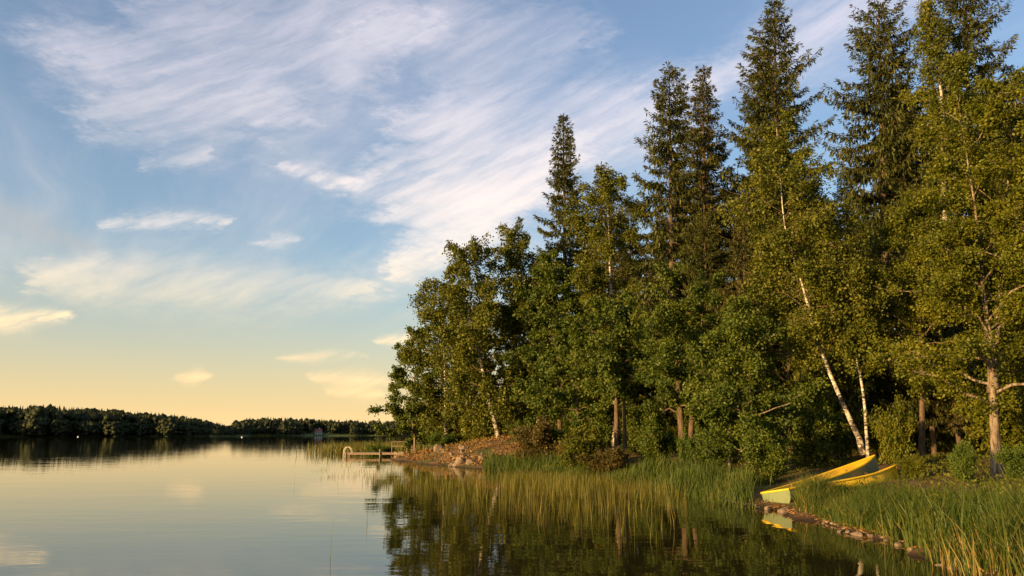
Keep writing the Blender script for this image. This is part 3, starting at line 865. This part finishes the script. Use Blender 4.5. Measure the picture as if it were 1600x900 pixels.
# reeds standing in the water
n = 60000
x = rng.uniform(-12, 7.5, n); y = rng.uniform(15, 62, n)
d = shore_dist(x, y)
reach = np.interp(y, [15, 18, 22, 26, 32, 40, 46, 54, 62], [0.0, 0.0, 1.0, 6.5, 11.0, 9.0, 6.5, 5.0, 2.0])
den = np.clip(1.25 + d / np.maximum(reach, 0.1), 0, 1) * np.clip(0.40 + 0.75 * wob(x, y, 0.8) + 0.6 * wob(x, y, 2.3, 1.0), 0.04, 1)
k = (d < 0.2) & (rng.random(n) < den * 0.42) & (d > -reach)
x, y = x[k], y[k]
hh = (0.30 + 0.65 * rng.random(len(x)) ** 1.4) * (0.82 + 0.30 * wob(x, y, 0.9) + 0.15 * wob(x, y, 3.1, 2.0)) * np.interp(y, [24, 30, 38, 46], [0.82, 0.7, 0.42, 0.3])
V, Q = blades(np.stack([x, y, np.full(len(x), -0.25)], 1), hh + 0.25, 0.009 + 0.007 * rng.random(len(x)), rng, 0.16, (0.06, 0))
k7 = rng.random(len(x)) < 0.18
Vd, Qd = blades(np.stack([x, y, np.full(len(x), -0.25)], 1)[k7], (hh + 0.25)[k7] * 0.85, np.full(k7.sum(), 0.010), rng, 0.6, (0.1, 0))
stuff('dead_reeds', 'rusty bent dead stalks scattered through the reed bed', Vd, Qd, 'litter', 'reeds')
stuff('reed_bed', 'olive reeds standing in the shallow water in front of the shore', V, Q, 'reed', 'reeds')
n = 60000
y = 14.2 + 22 * rng.random(n) ** 0.8; x = y * rng.uniform(-0.2, 0.215, n)
lf = np.interp(y, [14.2, 16, 20, 25, 34], [0.13, 0.065, -0.03, -0.13, -0.17])
k = (x / y > lf + 0.02 * wob(x, y, 1.5)) & (shore_dist(x, y) < -0.2) & (rng.random(n) < np.interp(y, [14.2, 18, 24, 36], [0.02, 0.06, 0.12, 0.16]) * np.clip(0.7 + 0.5 * wob(x, y, 1.1) + 0.4 * wob(x, y, 2.9, 1.0), 0.08, 1.4))
x, y = x[k], y[k]
hh = rng.uniform(0.22, 0.68, len(x)) * np.interp(y, [15, 26, 36], [0.95, 0.95, 0.6])
V, Q = blades(np.stack([x, y, np.full(len(x), -0.25)], 1), hh + 0.25, 0.008 + 0.006 * rng.random(len(x)), rng, 0.2, (0.05, 0))
stuff('open_reeds', 'thin scattered reeds standing out in the dark water in front of the reed bed', V, Q, 'reed', 'reeds')
n = 2600
x = rng.uniform(-21, -9, n); y = rng.uniform(76, 92, n)
k = (shore_dist(x, y) < 0.3) & (rng.random(n) < np.clip((x + 21) / 4, 0.1, 1))
x, y = x[k], y[k]
V, Q = blades(np.stack([x, y, np.full(len(x), -0.25)], 1), rng.uniform(0.9, 1.5, len(x)), np.full(len(x), 0.05), rng, 0.2, (0.05, 0))
stuff('far_reed_patch', 'yellow green reed patch in the water behind the dock', V, Q, 'reed', 'reeds')
# near corner: tall reeds with straw-yellow stalks
p, d = scatter(4200, 5.9, 12, 8.0, 14.5, -0.25, 2.6, rng, 0.1)
hh = rng.uniform(0.55, 1.15, len(p))
V, Q = blades(p, hh, 0.014 + 0.012 * rng.random(len(p)), rng, 0.55, (-0.25, 0))
stuff('corner_reeds', 'tall green reed leaves in the near right corner', V, Q, 'grass', 'reeds')
p, d = scatter(1500, 5.9, 9.5, 8.0, 12.2, -0.35, 1.3, rng, 0.1)
V, Q = blades(p, rng.uniform(0.35, 0.75, len(p)), 0.010 + 0.007 * rng.random(len(p)), rng, 0.4, (-0.25, 0))
stuff('dry_reeds', 'straw yellow dry reed stalks at the waterline in the near right corner', V, Q, 'dry_reed', 'reeds')
# forest-floor herbs
p, d = scatter(60000, -6, 26, 10, 62, 2.0, 14, rng, 0.6, 0.8)
k = rng.random(len(p)) < np.clip(24 / p[:, 1], 0.2, 1) * 0.6
p = p[k & ~((p[:, 1] > 20.9 + (p[:, 0] - 6.6) * 0.40) & (p[:, 0] < 12.0) & (p[:, 1] < 27))]
p[:, 2] += rng.uniform(0.02, 0.22, len(p))
V, Q = leaf_quads(p, norm(rng.normal(0, 1, (len(p), 3)) + (0, 0, 0.5)), 0.10 * rng.uniform(0.6, 1.4, len(p)), 0.05, rng)
stuff('ground_herbs', 'low herbs and bilberry leaves covering the forest floor', V, Q, 'willow_leaf', 'undergrowth')
x = rng.uniform(-9, 5, 30000); y = rng.uniform(44, 62, 30000); d = shore_dist(x, y)
k = (d > 0.3) & (rng.random(30000) < 0.35 + 0.4 * wob(x, y, 1.7))
x, y = x[k], y[k]
p = np.stack([x, y, ground_z(x, y) + rng.uniform(0, 0.09, len(x))], 1)
V, Q = leaf_quads(p, norm(rng.normal(0, 1, (len(p), 3)) * np.array((1, 1, 0.45)) + (0, 0, 0.15)), 0.20 * rng.uniform(0.4, 1.5, len(p)), 0.06, rng)
stuff('slope_litter', 'dry brown roots, needles and straw littering the bare slope of the point', V, Q, 'litter', 'litter')
k = rng.random(len(p)) < 0.16
V, Q = blades(p[k], rng.uniform(0.12, 0.4, k.sum()), np.full(k.sum(), 0.018), rng, 0.8)
stuff('slope_grass', 'thin grass tufts on the bare slope of the point', V, Q, 'dry_reed', 'grass')
p, d = scatter(90000, 6, 20, 9, 30, 0.3, 12, rng, 0.7, 1.6)
k = ~((p[:, 1] > 20.4 + (p[:, 0] - 6.6) * 0.40) & (p[:, 0] < 12.4) & (p[:, 1] < 27)) & ~((p[:, 1] > 17.2) & (p[:, 0] / p[:, 1] < 0.352)) & (rng.random(len(p)) < 0.55)
p = p[k]; p[:, 2] += rng.uniform(0.02, 1.0, len(p)) * (0.12 + 0.22 * np.clip(wob(p[:, 0], p[:, 1], 2.4), 0, 1))
V, Q = leaf_quads(p, norm(rng.normal(0, 1, (len(p), 3)) + (0, 0, 0.3)), 0.075 * rng.uniform(0.6, 1.5, len(p)), 0.040, rng)
stuff('bank_herbs', 'small leafy herbs among the grass of the right bank and under the big tree', V, Q, 'birch_leaf', 'undergrowth')
p, d = scatter(11000, 5.8, 8, 9, 23, -0.12, 0.35, rng, 0.9)
V, Q = leaf_quads(p + np.array((0, 0, 0.03)), norm(rng.normal(0, 1, (len(p), 3)) * np.array((1, 1, 0.3))), 0.12 * rng.uniform(0.4, 1.5, len(p)), 0.02, rng)
stuff('waterline_litter', 'washed up straw and bark along the right waterline', V, Q, 'litter', 'litter')
# lone stalks out in the open water
for (px, py, h, lab) in ((516, 858, 0.62, 'lone reed stalk in open water, nearest the camera at left'), (460, 757, 0.5, 'lone reed stalk in open water left of the sparse reeds, farther out'),
                         (574, 806, 0.5, 'lone reed stalk in open water close to the tree reflection')):
    Y = CAM_H * F_PX / (py - 677)
    b = P(px, py, Y)
    V, Q = blades(np.array([(b[0], b[1], -0.2)]), np.array([h + 0.2]), np.array([0.014]), rng, 0.12)
    tag(obj('reed_stalk', mesh_np('reed_stalk', V - np.array((b[0], b[1], 0)), Q, False, [M['reed']]), loc=(b[0], b[1], 0)), lab, 'reed', 'lone reed stalks')


# ------------------------------------------------------------------ rocks
def rock_mesh(seed):
    rng = np.random.default_rng(seed)
    bm = bmesh.new(); bmesh.ops.create_icosphere(bm, subdivisions=3, radius=1)
    cuts = norm(rng.normal(0, 1, (12, 3))); off = rng.uniform(0.45, 0.82, 12)
    for v in bm.verts:
        c = np.array(v.co)
        for nrm, o_ in zip(cuts, off):
            dd = c @ nrm - o_
            if dd > 0: c = c - nrm * dd * 0.9
        c *= 1 + 0.04 * math.sin(c[0] * 7 + seed) * math.sin(c[1] * 6) + 0.03 * math.sin(c[2] * 11 + c[0] * 5)
        v.co = c
    me = bpy.data.meshes.new('rock'); bm.to_mesh(me); bm.free()
    me.materials.append(M['rock'])
    return me


ROCKS = [rock_mesh(q) for q in range(6)]


def rock(px, py_, Y, size, seed, label, group=None):
    if Y > 40: size = tuple(v * 0.8 for v in size)
    b = gpt(px, Y)
    o_ = obj('rock', ROCKS[seed % 6], loc=(b[0], b[1], max(b[2], -0.05) + size[2] * 0.22))
    if Y < 25: size = tuple(v * 0.72 for v in size)
    o_.scale = size; o_.rotation_euler = (0.2 * math.sin(seed), 0.2 * math.cos(seed * 2), seed * 1.3)
    return tag(o_, label, 'rock', group)


rock(717, 728, 46.6, (0.62, 0.5, 0.5), 1, 'largest boulder with a bright sunlit face at the foot of the brown slope')
rock(706, 728, 46.9, (0.34, 0.3, 0.34), 2, 'dark boulder touching the left side of the sunlit boulder')
rock(735, 728, 45.6, (0.42, 0.4, 0.32), 3, 'shaded boulder touching the right side of the sunlit boulder')
rock(619, 709, 61.5, (0.35, 0.3, 0.52), 4, 'upright dark stone at the shore end of the dock')
rock(626, 712, 60.5, (0.60, 0.45, 0.36), 5, 'rounded pale stone just right of the dock')
rock(686, 706, 55.5, (0.65, 0.5, 0.5), 6, 'pale block of stone on the brown slope above the stone pile')
rngr = np.random.default_rng(9)
for q in range(40):
    f = rngr.uniform(0, 1)
    px = 614 + 140 * f; Y = np.interp(px, [614, 660, 700, 754], [62.5, 55.5, 49.5, 45.5]) + rngr.uniform(0.2, 5.5) * (1 - 0.35 * f)
    s = 0.09 + 0.26 * rngr.random() ** 2.2
    rock(px, 0, Y, (s * 1.3, s, s * 0.8), q + 10, 'small brown stone in the stone pile between the dock and the sunlit boulder', 'stones of the pile by the dock')
for px, Y, s, lab in ((1472, 12.05, 0.13, 'pale round stone at the waterline, left of the pair by the dry reeds'), (1492, 11.75, 0.15, 'pale round stone at the waterline, right of the pair by the dry reeds'),
                      (1405, 14.1, 0.11, 'flat pale stone at the waterline below the leafy bank'), (1425, 13.5, 0.12, 'small brown stone right of the flat pale stone at the waterline'),
                      (1225, 19.9, 0.24, 'brown block of stone under the boat stern'), (1200, 20.6, 0.16, 'small stone left of the block under the boat stern'),
                      (1313, 16.0, 0.09, 'little round stone at the grassy waterline below the boats'), (1340, 15.5, 0.17, 'low dark stone right of the little round stone below the boats')):
    rock(px, 0, Y, (s * 1.3, s, s * 0.75), int(px), lab)
rngr = np.random.default_rng(19)
for q in range(40):
    Y = rngr.uniform(9.5, 22)
    sx = np.interp(Y, [8, 11, 13.9, 16, 18, 20.3, 22.2], [6.7, 6.35, 6.75, 6.6, 6.7, 6.6, 6.0]) + rngr.normal(0.05, 0.12)
    s = rngr.uniform(0.02, 0.07)
    o_ = obj('rock', ROCKS[q % 6], loc=(sx, Y, 0.02 + 0.2 * s)); o_.scale = (s * 1.5, s, s * 0.7); o_.rotation_euler = (0, 0, q)
    tag(o_, 'small pebble along the muddy waterline of the right bank', 'rock', 'pebbles along the right waterline')
# driftwood along the right waterline
for a, b, r_, lab in (((6.75, 17.6), (6.72, 16.6), 0.035, 'grey driftwood stick lying along the waterline below the boats'),
                      ((6.35, 21.0), (5.85, 22.9), 0.05, 'brown driftwood log at the waterline left of the boat stern'),
                      ((6.62, 12.9), (6.45, 11.6), 0.02, 'thin bent twig dipping into the water by the pale round stones')):
    rngr2 = np.random.default_rng(int(a[1] * 10))
    pts = np.linspace((a[0], a[1], 0.04), (b[0], b[1], 0.05), 9); pts[1:-1] += rngr2.normal(0, 0.02, (7, 3))
    org = pts[0].copy()
    tag(obj('driftwood', Tubes().add(pts - org, r_ * np.linspace(1, 0.6, 9), 7).mesh('driftwood', M['driftwood']), loc=org), lab, 'driftwood')


# ------------------------------------------------------------------ boats
def make_boat(label, stern, bow, length, beam, depth, hull_mat, in_mat, rim_mat, roll=0.0, marks=False):
    """stern and bow: world points of the rim's middle at either end"""
    stern, bow = np.array(stern, float), np.array(bow, float)
    dv = bow - stern
    yaw = math.atan2(dv[1], dv[0]); pit = -math.asin(min(0.9, (dv[2] - 0.22) / length))
    root = thing('rowing_boat', label, 'boat', stern - np.array((0, 0, depth)), yaw, 'boats pulled up on the bank')
    root.rotation_euler = (roll, pit, yaw)
    ns, nh = 25, 9
    s = np.linspace(0, 1, ns)
    bw = beam / 2 * np.interp(s, [0, 0.15, 0.35, 0.55, 0.7, 0.82, 0.92, 1], [0.78, 0.92, 1.0, 0.96, 0.80, 0.54, 0.26, 0.012])
    ke = np.interp(s, [0, 0.6, 0.8, 0.92, 1.0], [0.02, 0, 0.03, 0.14, 0.42]) * depth * 1.0
    gu = depth + 0.22 * s ** 2.6 + 0.03 * (1 - s) ** 3
    def shell(inset):
        ring = []
        for q in range(ns):
            row = []
            for h in np.linspace(-1, 1, 2 * nh - 1):
                a = abs(h)
                w = max(bw[q] - inset, 0.004) * (1 - (1 - a) ** 1.9) ** 0.62
                zz = ke[q] + inset + (gu[q] - ke[q] - inset) * a ** 1.75
                row.append((s[q] * length - (inset * 1.3 if s[q] > 0.9 else -inset * (s[q] < 0.01)), math.copysign(w, h) if a > 0 else 0, zz))
            ring.append(row)
        return np.array(ring)
    def grid(Vr, flip):
        n_, k_ = Vr.shape[:2]
        i_ = np.arange(n_ - 1)[:, None] * k_; j_ = np.arange(k_ - 1)[None]
        q_ = np.stack([i_ + j_, i_ + k_ + j_, i_ + k_ + j_ + 1, i_ + j_ + 1], -1).reshape(-1, 4)
        return Vr.reshape(-1, 3), q_[:, ::-1] if flip else q_
    outr, inr = shell(0.0), shell(0.028)
    V, Q = grid(outr, False)
    obj('hull', mesh_np('hull', V, Q, True, [M[hull_mat]]), root)
    V, Q = grid(inr, True)
    obj('inner_hull', mesh_np('inner_hull', V, Q, True, [M[in_mat]]), root)
    # transom board
    k_ = 2 * nh - 1
    a, b = outr[0].copy(), outr[0].copy(); a[:, 0] -= 0.012; b[:, 0] += 0.03
    bm = bmesh.new()
    va = [bm.verts.new(v) for v in a]; vb = [bm.verts.new(v) for v in b]
    bm.faces.new(va); bm.faces.new(vb[::-1])
    for q in range(k_):
        bm.faces.new((va[q], vb[q], vb[(q + 1) % k_], va[(q + 1) % k_]))
    bmesh.ops.recalc_face_normals(bm, faces=bm.faces)
    me = bpy.data.meshes.new('transom'); bm.to_mesh(me); bm.free()
    obj('transom', me, root, mat=M[hull_mat])
    # rim: gunwales along both sides and across the transom
    for sg in (-1, 1):
        t_ = Tubes().add(np.stack([s * length, sg * (bw + 0.004), gu + 0.004], 1), np.full(ns, 0.030), 8)
        obj('gunwale', t_.mesh('gunwale', M[rim_mat]), root)
    y_ = np.linspace(-bw[0], bw[0], 7)
    obj('transom_rail', Tubes().add(np.stack([np.full(7, -0.006), y_, gu[0] + 0.006 + 0.0 * y_], 1), np.full(7, 0.026), 8).mesh('transom_rail', M[rim_mat]), root)
    obj('stem_post', Tubes().add(np.stack([np.array([0.90, 0.955, 0.985, 1.0]) * length, np.zeros(4), np.array([np.interp(f, s, ke) for f in (0.90, 0.955, 0.985)] + [gu[-1] + 0.03])], 1),
                                 np.full(4, 0.02), 6).mesh('stem_post', M[rim_mat]), root)
    obj('keel', Tubes().add(np.stack([s * length, 0 * s, ke - 0.012], 1), np.full(ns, 0.018), 6).mesh('keel', M[hull_mat]), root)
    # thwarts
    for f in (0.10, 0.38, 0.66):
        q = np.interp(f, s, np.arange(ns)); q0 = int(q)
        w = bw[q0] * 0.86; zt = ke[q0] + (gu[q0] - ke[q0]) * 0.66
        bm = bmesh.new(); bmesh.ops.create_cube(bm, size=1)
        for v in bm.verts: v.co = (f * length + v.co.x * 0.24, v.co.y * 2 * w, zt + v.co.z * 0.03)
        bmesh.ops.bevel(bm, geom=bm.edges[:], offset=0.006, segments=1)
        me = bpy.data.meshes.new('thwart'); bm.to_mesh(me); bm.free()
        obj('thwart', me, root, mat=M[in_mat])
    for f in (0.30, 0.54):      # ribs
        q0 = int(f * (ns - 1))
        obj('rib', Tubes().add(inr[q0] * np.array((1, 0.985, 1)) + (0, 0, 0.004), np.full(k_, 0.013), 5).mesh('rib', M[in_mat]), root)
    for sg in (-1, 1):                            # oarlocks
        q0 = int(0.5 * (ns - 1)); c = np.array((s[q0] * length, sg * bw[q0], gu[q0] + 0.02))
        t_ = np.linspace(-2.2, 2.2, 9)
        ring = np.stack([c[0] + 0.04 * np.sin(t_), 0 * t_ + c[1], c[2] + 0.055 - 0.04 * np.cos(t_)], 1)
        obj('oarlock', Tubes().add(ring, np.full(9, 0.008), 5).mesh('oarlock', M['rust']), root)
    if marks:                                     # hand-painted ring near the bow, on the near side
        q = np.linspace(0, 2 * math.pi, 15)
        def on_hull(f, a):
            q0 = f * (ns - 1); i0 = min(int(q0), ns - 2); fr = q0 - i0
            c_ = (1 - a) * (nh - 1); j0 = min(int(c_), nh - 2); fj = c_ - j0
            row = outr[i0] * (1 - fr) + outr[i0 + 1] * fr
            return row[j0] * (1 - fj) + row[j0 + 1] * fj
        pts = np.array([on_hull(0.885 + 0.022 * math.cos(t), 0.74 + 0.14 * math.sin(t)) for t in q])
        obj('painted_ring', Tubes().add(pts, np.full(15, 0.007), 5).mesh('painted_ring', M['black_mark']), root)
        pts = np.array([on_hull(f, 0.42 + 0.05 * math.sin(f * 60)) for f in np.linspace(0.76, 0.85, 9)])
        obj('scrape', Tubes().add(pts, np.linspace(0.004, 0.009, 9), 5).mesh('scrape', M['black_mark']), root)
    return root


make_boat('long yellow rowing boat with pale green stern at the waterline, bow up on bank', P(1217, 769, 21.0), P(1388, 711, 24.2), 5.0, 1.15, 0.40, 'hull_green', 'yellow_in', 'yellow', roll=R(-10))
make_boat('shorter yellow boat in front, scuffed bow with a drawn ring, lying in grass', P(1276, 762, 21.25), P(1405, 727, 22.5), 3.2, 0.85, 0.42, 'yellow_scuffed', 'yellow_in', 'yellow', roll=R(-16), marks=True)


# ------------------------------------------------------------------ dock
def box_mesh(name, sx, sy, sz, mat, bev=0.006):
    bm = bmesh.new(); bmesh.ops.create_cube(bm, size=1)
    for v in bm.verts: v.co = (v.co.x * sx, v.co.y * sy, v.co.z * sz)
    if bev: bmesh.ops.bevel(bm, geom=bm.edges[:], offset=bev, segments=1)
    me = bpy.data.meshes.new(name); bm.to_mesh(me); bm.free()
    me.materials.append(mat)
    return me


dock = thing('dock', 'low weathered wooden dock with white ladder rails at the tip of the point', 'dock', (-13.7, 66.5, 0.0))
pl = box_mesh('plank', 0.115, 1.5, 0.035, M['wood'])
for q in range(36): obj('plank', pl, dock, (0.06 + q * 0.124, 0, 0.335 + 0.004 * math.sin(q * 2.3)))
bm_ = box_mesh('beam', 4.5, 0.08, 0.13, M['wood'])
for yy in (-0.66, 0.66): obj('beam', bm_, dock, (2.2, yy, 0.245))
for xx, yy, top in ((0.12, -0.72, 0.34), (0.12, 0.72, 0.34), (2.9, -0.78, 0.62), (2.9, 0.78, 0.34), (4.3, -0.72, 0.4), (4.3, 0.72, 0.4)):
    obj('post', Tubes().add([(xx, yy, -0.9), (xx, yy, 0.1), (xx, yy, top)], [0.05, 0.05, 0.045], 8).mesh('post', M['wood']), dock)
for yy in (-0.55, -0.1):
    obj('ladder_rail', Tubes().add(spline([(0.55, yy, 0.34), (0.45, yy, 0.62), (0.20, yy, 0.80), (-0.06, yy, 0.66), (-0.12, yy, 0.3), (-0.14, yy, -0.5)], 22), 0.026, 8).mesh('ladder_rail', M['white_metal']), dock)
for zz in (0.12, -0.15): obj('ladder_rung', Tubes().add([(-0.13, -0.55, zz), (-0.13, -0.3, zz), (-0.13, -0.1, zz)], 0.025, 6).mesh('ladder_rung', M['white_metal']), dock)
rail = thing('handrail', 'thin grey handrail at the shore end of the dock', 'railing', (-9.9, 66.2, 0.3))
for xx in (0.0, 1.25): obj('post', Tubes().add([(xx, 0, -0.35), (xx, 0, 0.4), (xx, 0, 0.92)], 0.03, 7).mesh('post', M['wood']), rail)
for zz in (0.55, 0.9): obj('rail', Tubes().add([(-0.05, 0, zz), (0.6, 0, zz + 0.01), (1.3, 0, zz)], 0.03, 7).mesh('rail', M['wood']), rail)
pb = gpt(647, 60)
tag(obj('marker_post', Tubes().add([(0, 0, -0.2), (0.01, 0, 0.5), (0.0, 0, 1.25)], [0.06, 0.055, 0.05], 8).mesh('marker_post', M['driftwood']), loc=pb), 'short pale post standing under the leftmost alder', 'post')


# ------------------------------------------------------------------ far shore
_bm = bmesh.new(); bmesh.ops.create_icosphere(_bm, subdivisions=1, radius=1)
ICO_V = np.array([v.co[:] for v in _bm.verts]); ICO_F = np.array([[v.index for v in f.verts] for f in _bm.faces]); _bm.free()


def far_wood(name, label, px0, px1, n, hfun, rows, seed, gap=()):
    rng = np.random.default_rng(seed)
    VV, FF, nv = [], [], 0
    for q in range(n):
        px = rng.uniform(px0, px1)
        a = math.atan2((px - 800) / F_PX, math.cos(PITCH) - (450 - 677) / F_PX * math.sin(PITCH))
        depth = rng.choice(rows) + rng.uniform(-6, 6)
        fr = float(far_r(np.array(math.sin(a)), np.array(math.cos(a))))
        if any(g0 < px < g1 and depth < gd for g0, g1, gd in gap): continue
        r_ = fr + max(depth, 1.5)
        X, Y = r_ * math.sin(a), r_ * math.cos(a)
        b = np.array((X, Y, gz(X, Y)))
        H = hfun(px) * rng.uniform(0.78, 1.1) * (0.62 if depth < 12 else 1.0)
        con = rng.random() < (0.62 if depth > 12 else 0.35)
        ph = rng.uniform(0, 6.28)
        if con:
            tiers, k_ = 5, 7
            for q_ in range(tiers):
                z0 = H * (0.10 + 0.88 * q_ / tiers); z1 = min(H, z0 + H * (0.36 - 0.03 * q_))
                w_ = H * 0.155 * (1 - 0.93 * q_ / tiers) * rng.uniform(0.8, 1.2)
                th = ph + q_ + np.arange(k_) * 6.283 / k_
                rr_ = w_ * rng.uniform(0.6, 1.25, k_)
                ring = b + np.stack([np.cos(th) * rr_, np.sin(th) * rr_, z0 + rng.uniform(-0.05, 0.03, k_) * H], 1)
                VV.append(ring); VV.append(b[None] + np.array([[0, 0, z1]]))
                j_ = np.arange(k_)
                FF.append(np.stack([nv + j_, nv + (j_ + 1) % k_, np.full(k_, nv + k_)], 1)); nv += k_ + 1
        else:
            for q_ in range(9):
                c_ = b + np.array((rng.normal(0, 0.10 * H), rng.normal(0, 0.10 * H), H * rng.uniform(0.25, 0.82)))
                pv = ICO_V * (1 + rng.normal(0, 0.16, (len(ICO_V), 1))) * H * rng.uniform(0.10, 0.18) * np.array((1, 1, 0.95))
                VV.append(c_ + pv); FF.append(ICO_F + nv); nv += len(ICO_V)
    return stuff(name, label, np.concatenate(VV), np.concatenate(FF), 'far_leaf', 'forest')


far_wood('far_forest', 'dark distant forest along the left part of the far shore', -120, 366, 1700, lambda px: np.interp(px, [0, 60, 150, 230, 300, 345, 366], [15.5, 16, 14.5, 13, 10.5, 6.5, 3]), [3, 8, 18, 30, 45, 62, 80], 51,
         gap=((0, 18, 14), (72, 80, 14)))
far_wood('far_forest', 'dim distant forest on the far shore just left of the point', 350, 700, 1300, lambda px: np.interp(px, [350, 375, 420, 500, 600], [5, 9.5, 11.5, 10.5, 9.5]), [4, 10, 30, 46, 62, 80], 52,
         gap=((470, 548, 24), (488, 512, 40)))


def far_house(label, px, back, w, h, roof_mat, wall_mat='house_wall'):
    a = math.atan2((px - 800) / F_PX, math.cos(PITCH) + 227 / F_PX * math.sin(PITCH))
    r_ = float(far_r(np.array(math.sin(a)), np.array(math.cos(a)))) + back
    X, Y = r_ * math.sin(a), r_ * math.cos(a)
    root = thing('house', label, 'house', (X, Y, gz(X, Y) - 0.2), -a + 0.25)
    obj('wall', box_mesh('wall', w, w * 0.7, h, M[wall_mat], 0), root, (0, 0, h / 2))
    rh = h * 0.7; e = 0.4
    V = [(-w / 2 - e, -w * .35 - e, h - 0.15), (w / 2 + e, -w * .35 - e, h - 0.15), (w / 2 + e, w * .35 + e, h - 0.15), (-w / 2 - e, w * .35 + e, h - 0.15), (-w / 2 - e, 0, h + rh), (w / 2 + e, 0, h + rh)]
    me = bpy.data.meshes.new('roof'); me.from_pydata(V, [], [(0, 1, 5, 4), (2, 3, 4, 5), (0, 4, 3), (1, 2, 5), (3, 2, 1, 0)]); me.materials.append(M[roof_mat])
    ro = obj('roof', me, root)
    obj('chimney', box_mesh('chimney', 0.7, 0.7, 1.6, M[wall_mat], 0), ro, (w * 0.18, 0.3, h + rh))
    wm = box_mesh('window', 1.0, 0.08, 1.2, M['pane'], 0)
    for xx in (-0.3, 0.0, 0.3): obj('window', wm, root, (xx * w, -w * 0.35 - 0.02, h * 0.55))


far_house('white house with red roof on the far shore, left of the point', 497, 26, 5.5, 2.6, 'red_roof')
far_house('small grey roofed cabin on the far left shore', 243, 13, 5.5, 2.6, 'grey_roof')
for px, py, lab in ((122, 682.6, 'white buoy floating off the far left shore'), (378, 683.2, 'white buoy floating before the notch in the far shore')):
    Y = CAM_H * F_PX / (py - 677)
    b = P(px, py, Y)
    r_, z_ = 0.5 * np.array([0.02, 0.5, 0.75, 0.7, 0.4, 0.15, 0.12, 0.02]), 0.55 * np.array([-0.3, -0.25, 0.0, 0.3, 0.55, 0.65, 0.95, 1.0])
    tag(obj('buoy', Tubes().add(np.stack([0 * z_, 0 * z_, z_], 1), r_, 12).mesh('buoy', M['buoy']), loc=(b[0], b[1], 0)), lab, 'buoy')
tris = sum(len(me.loops) - 2 * len(me.polygons) for me in bpy.data.meshes)
print('TRIS', tris)
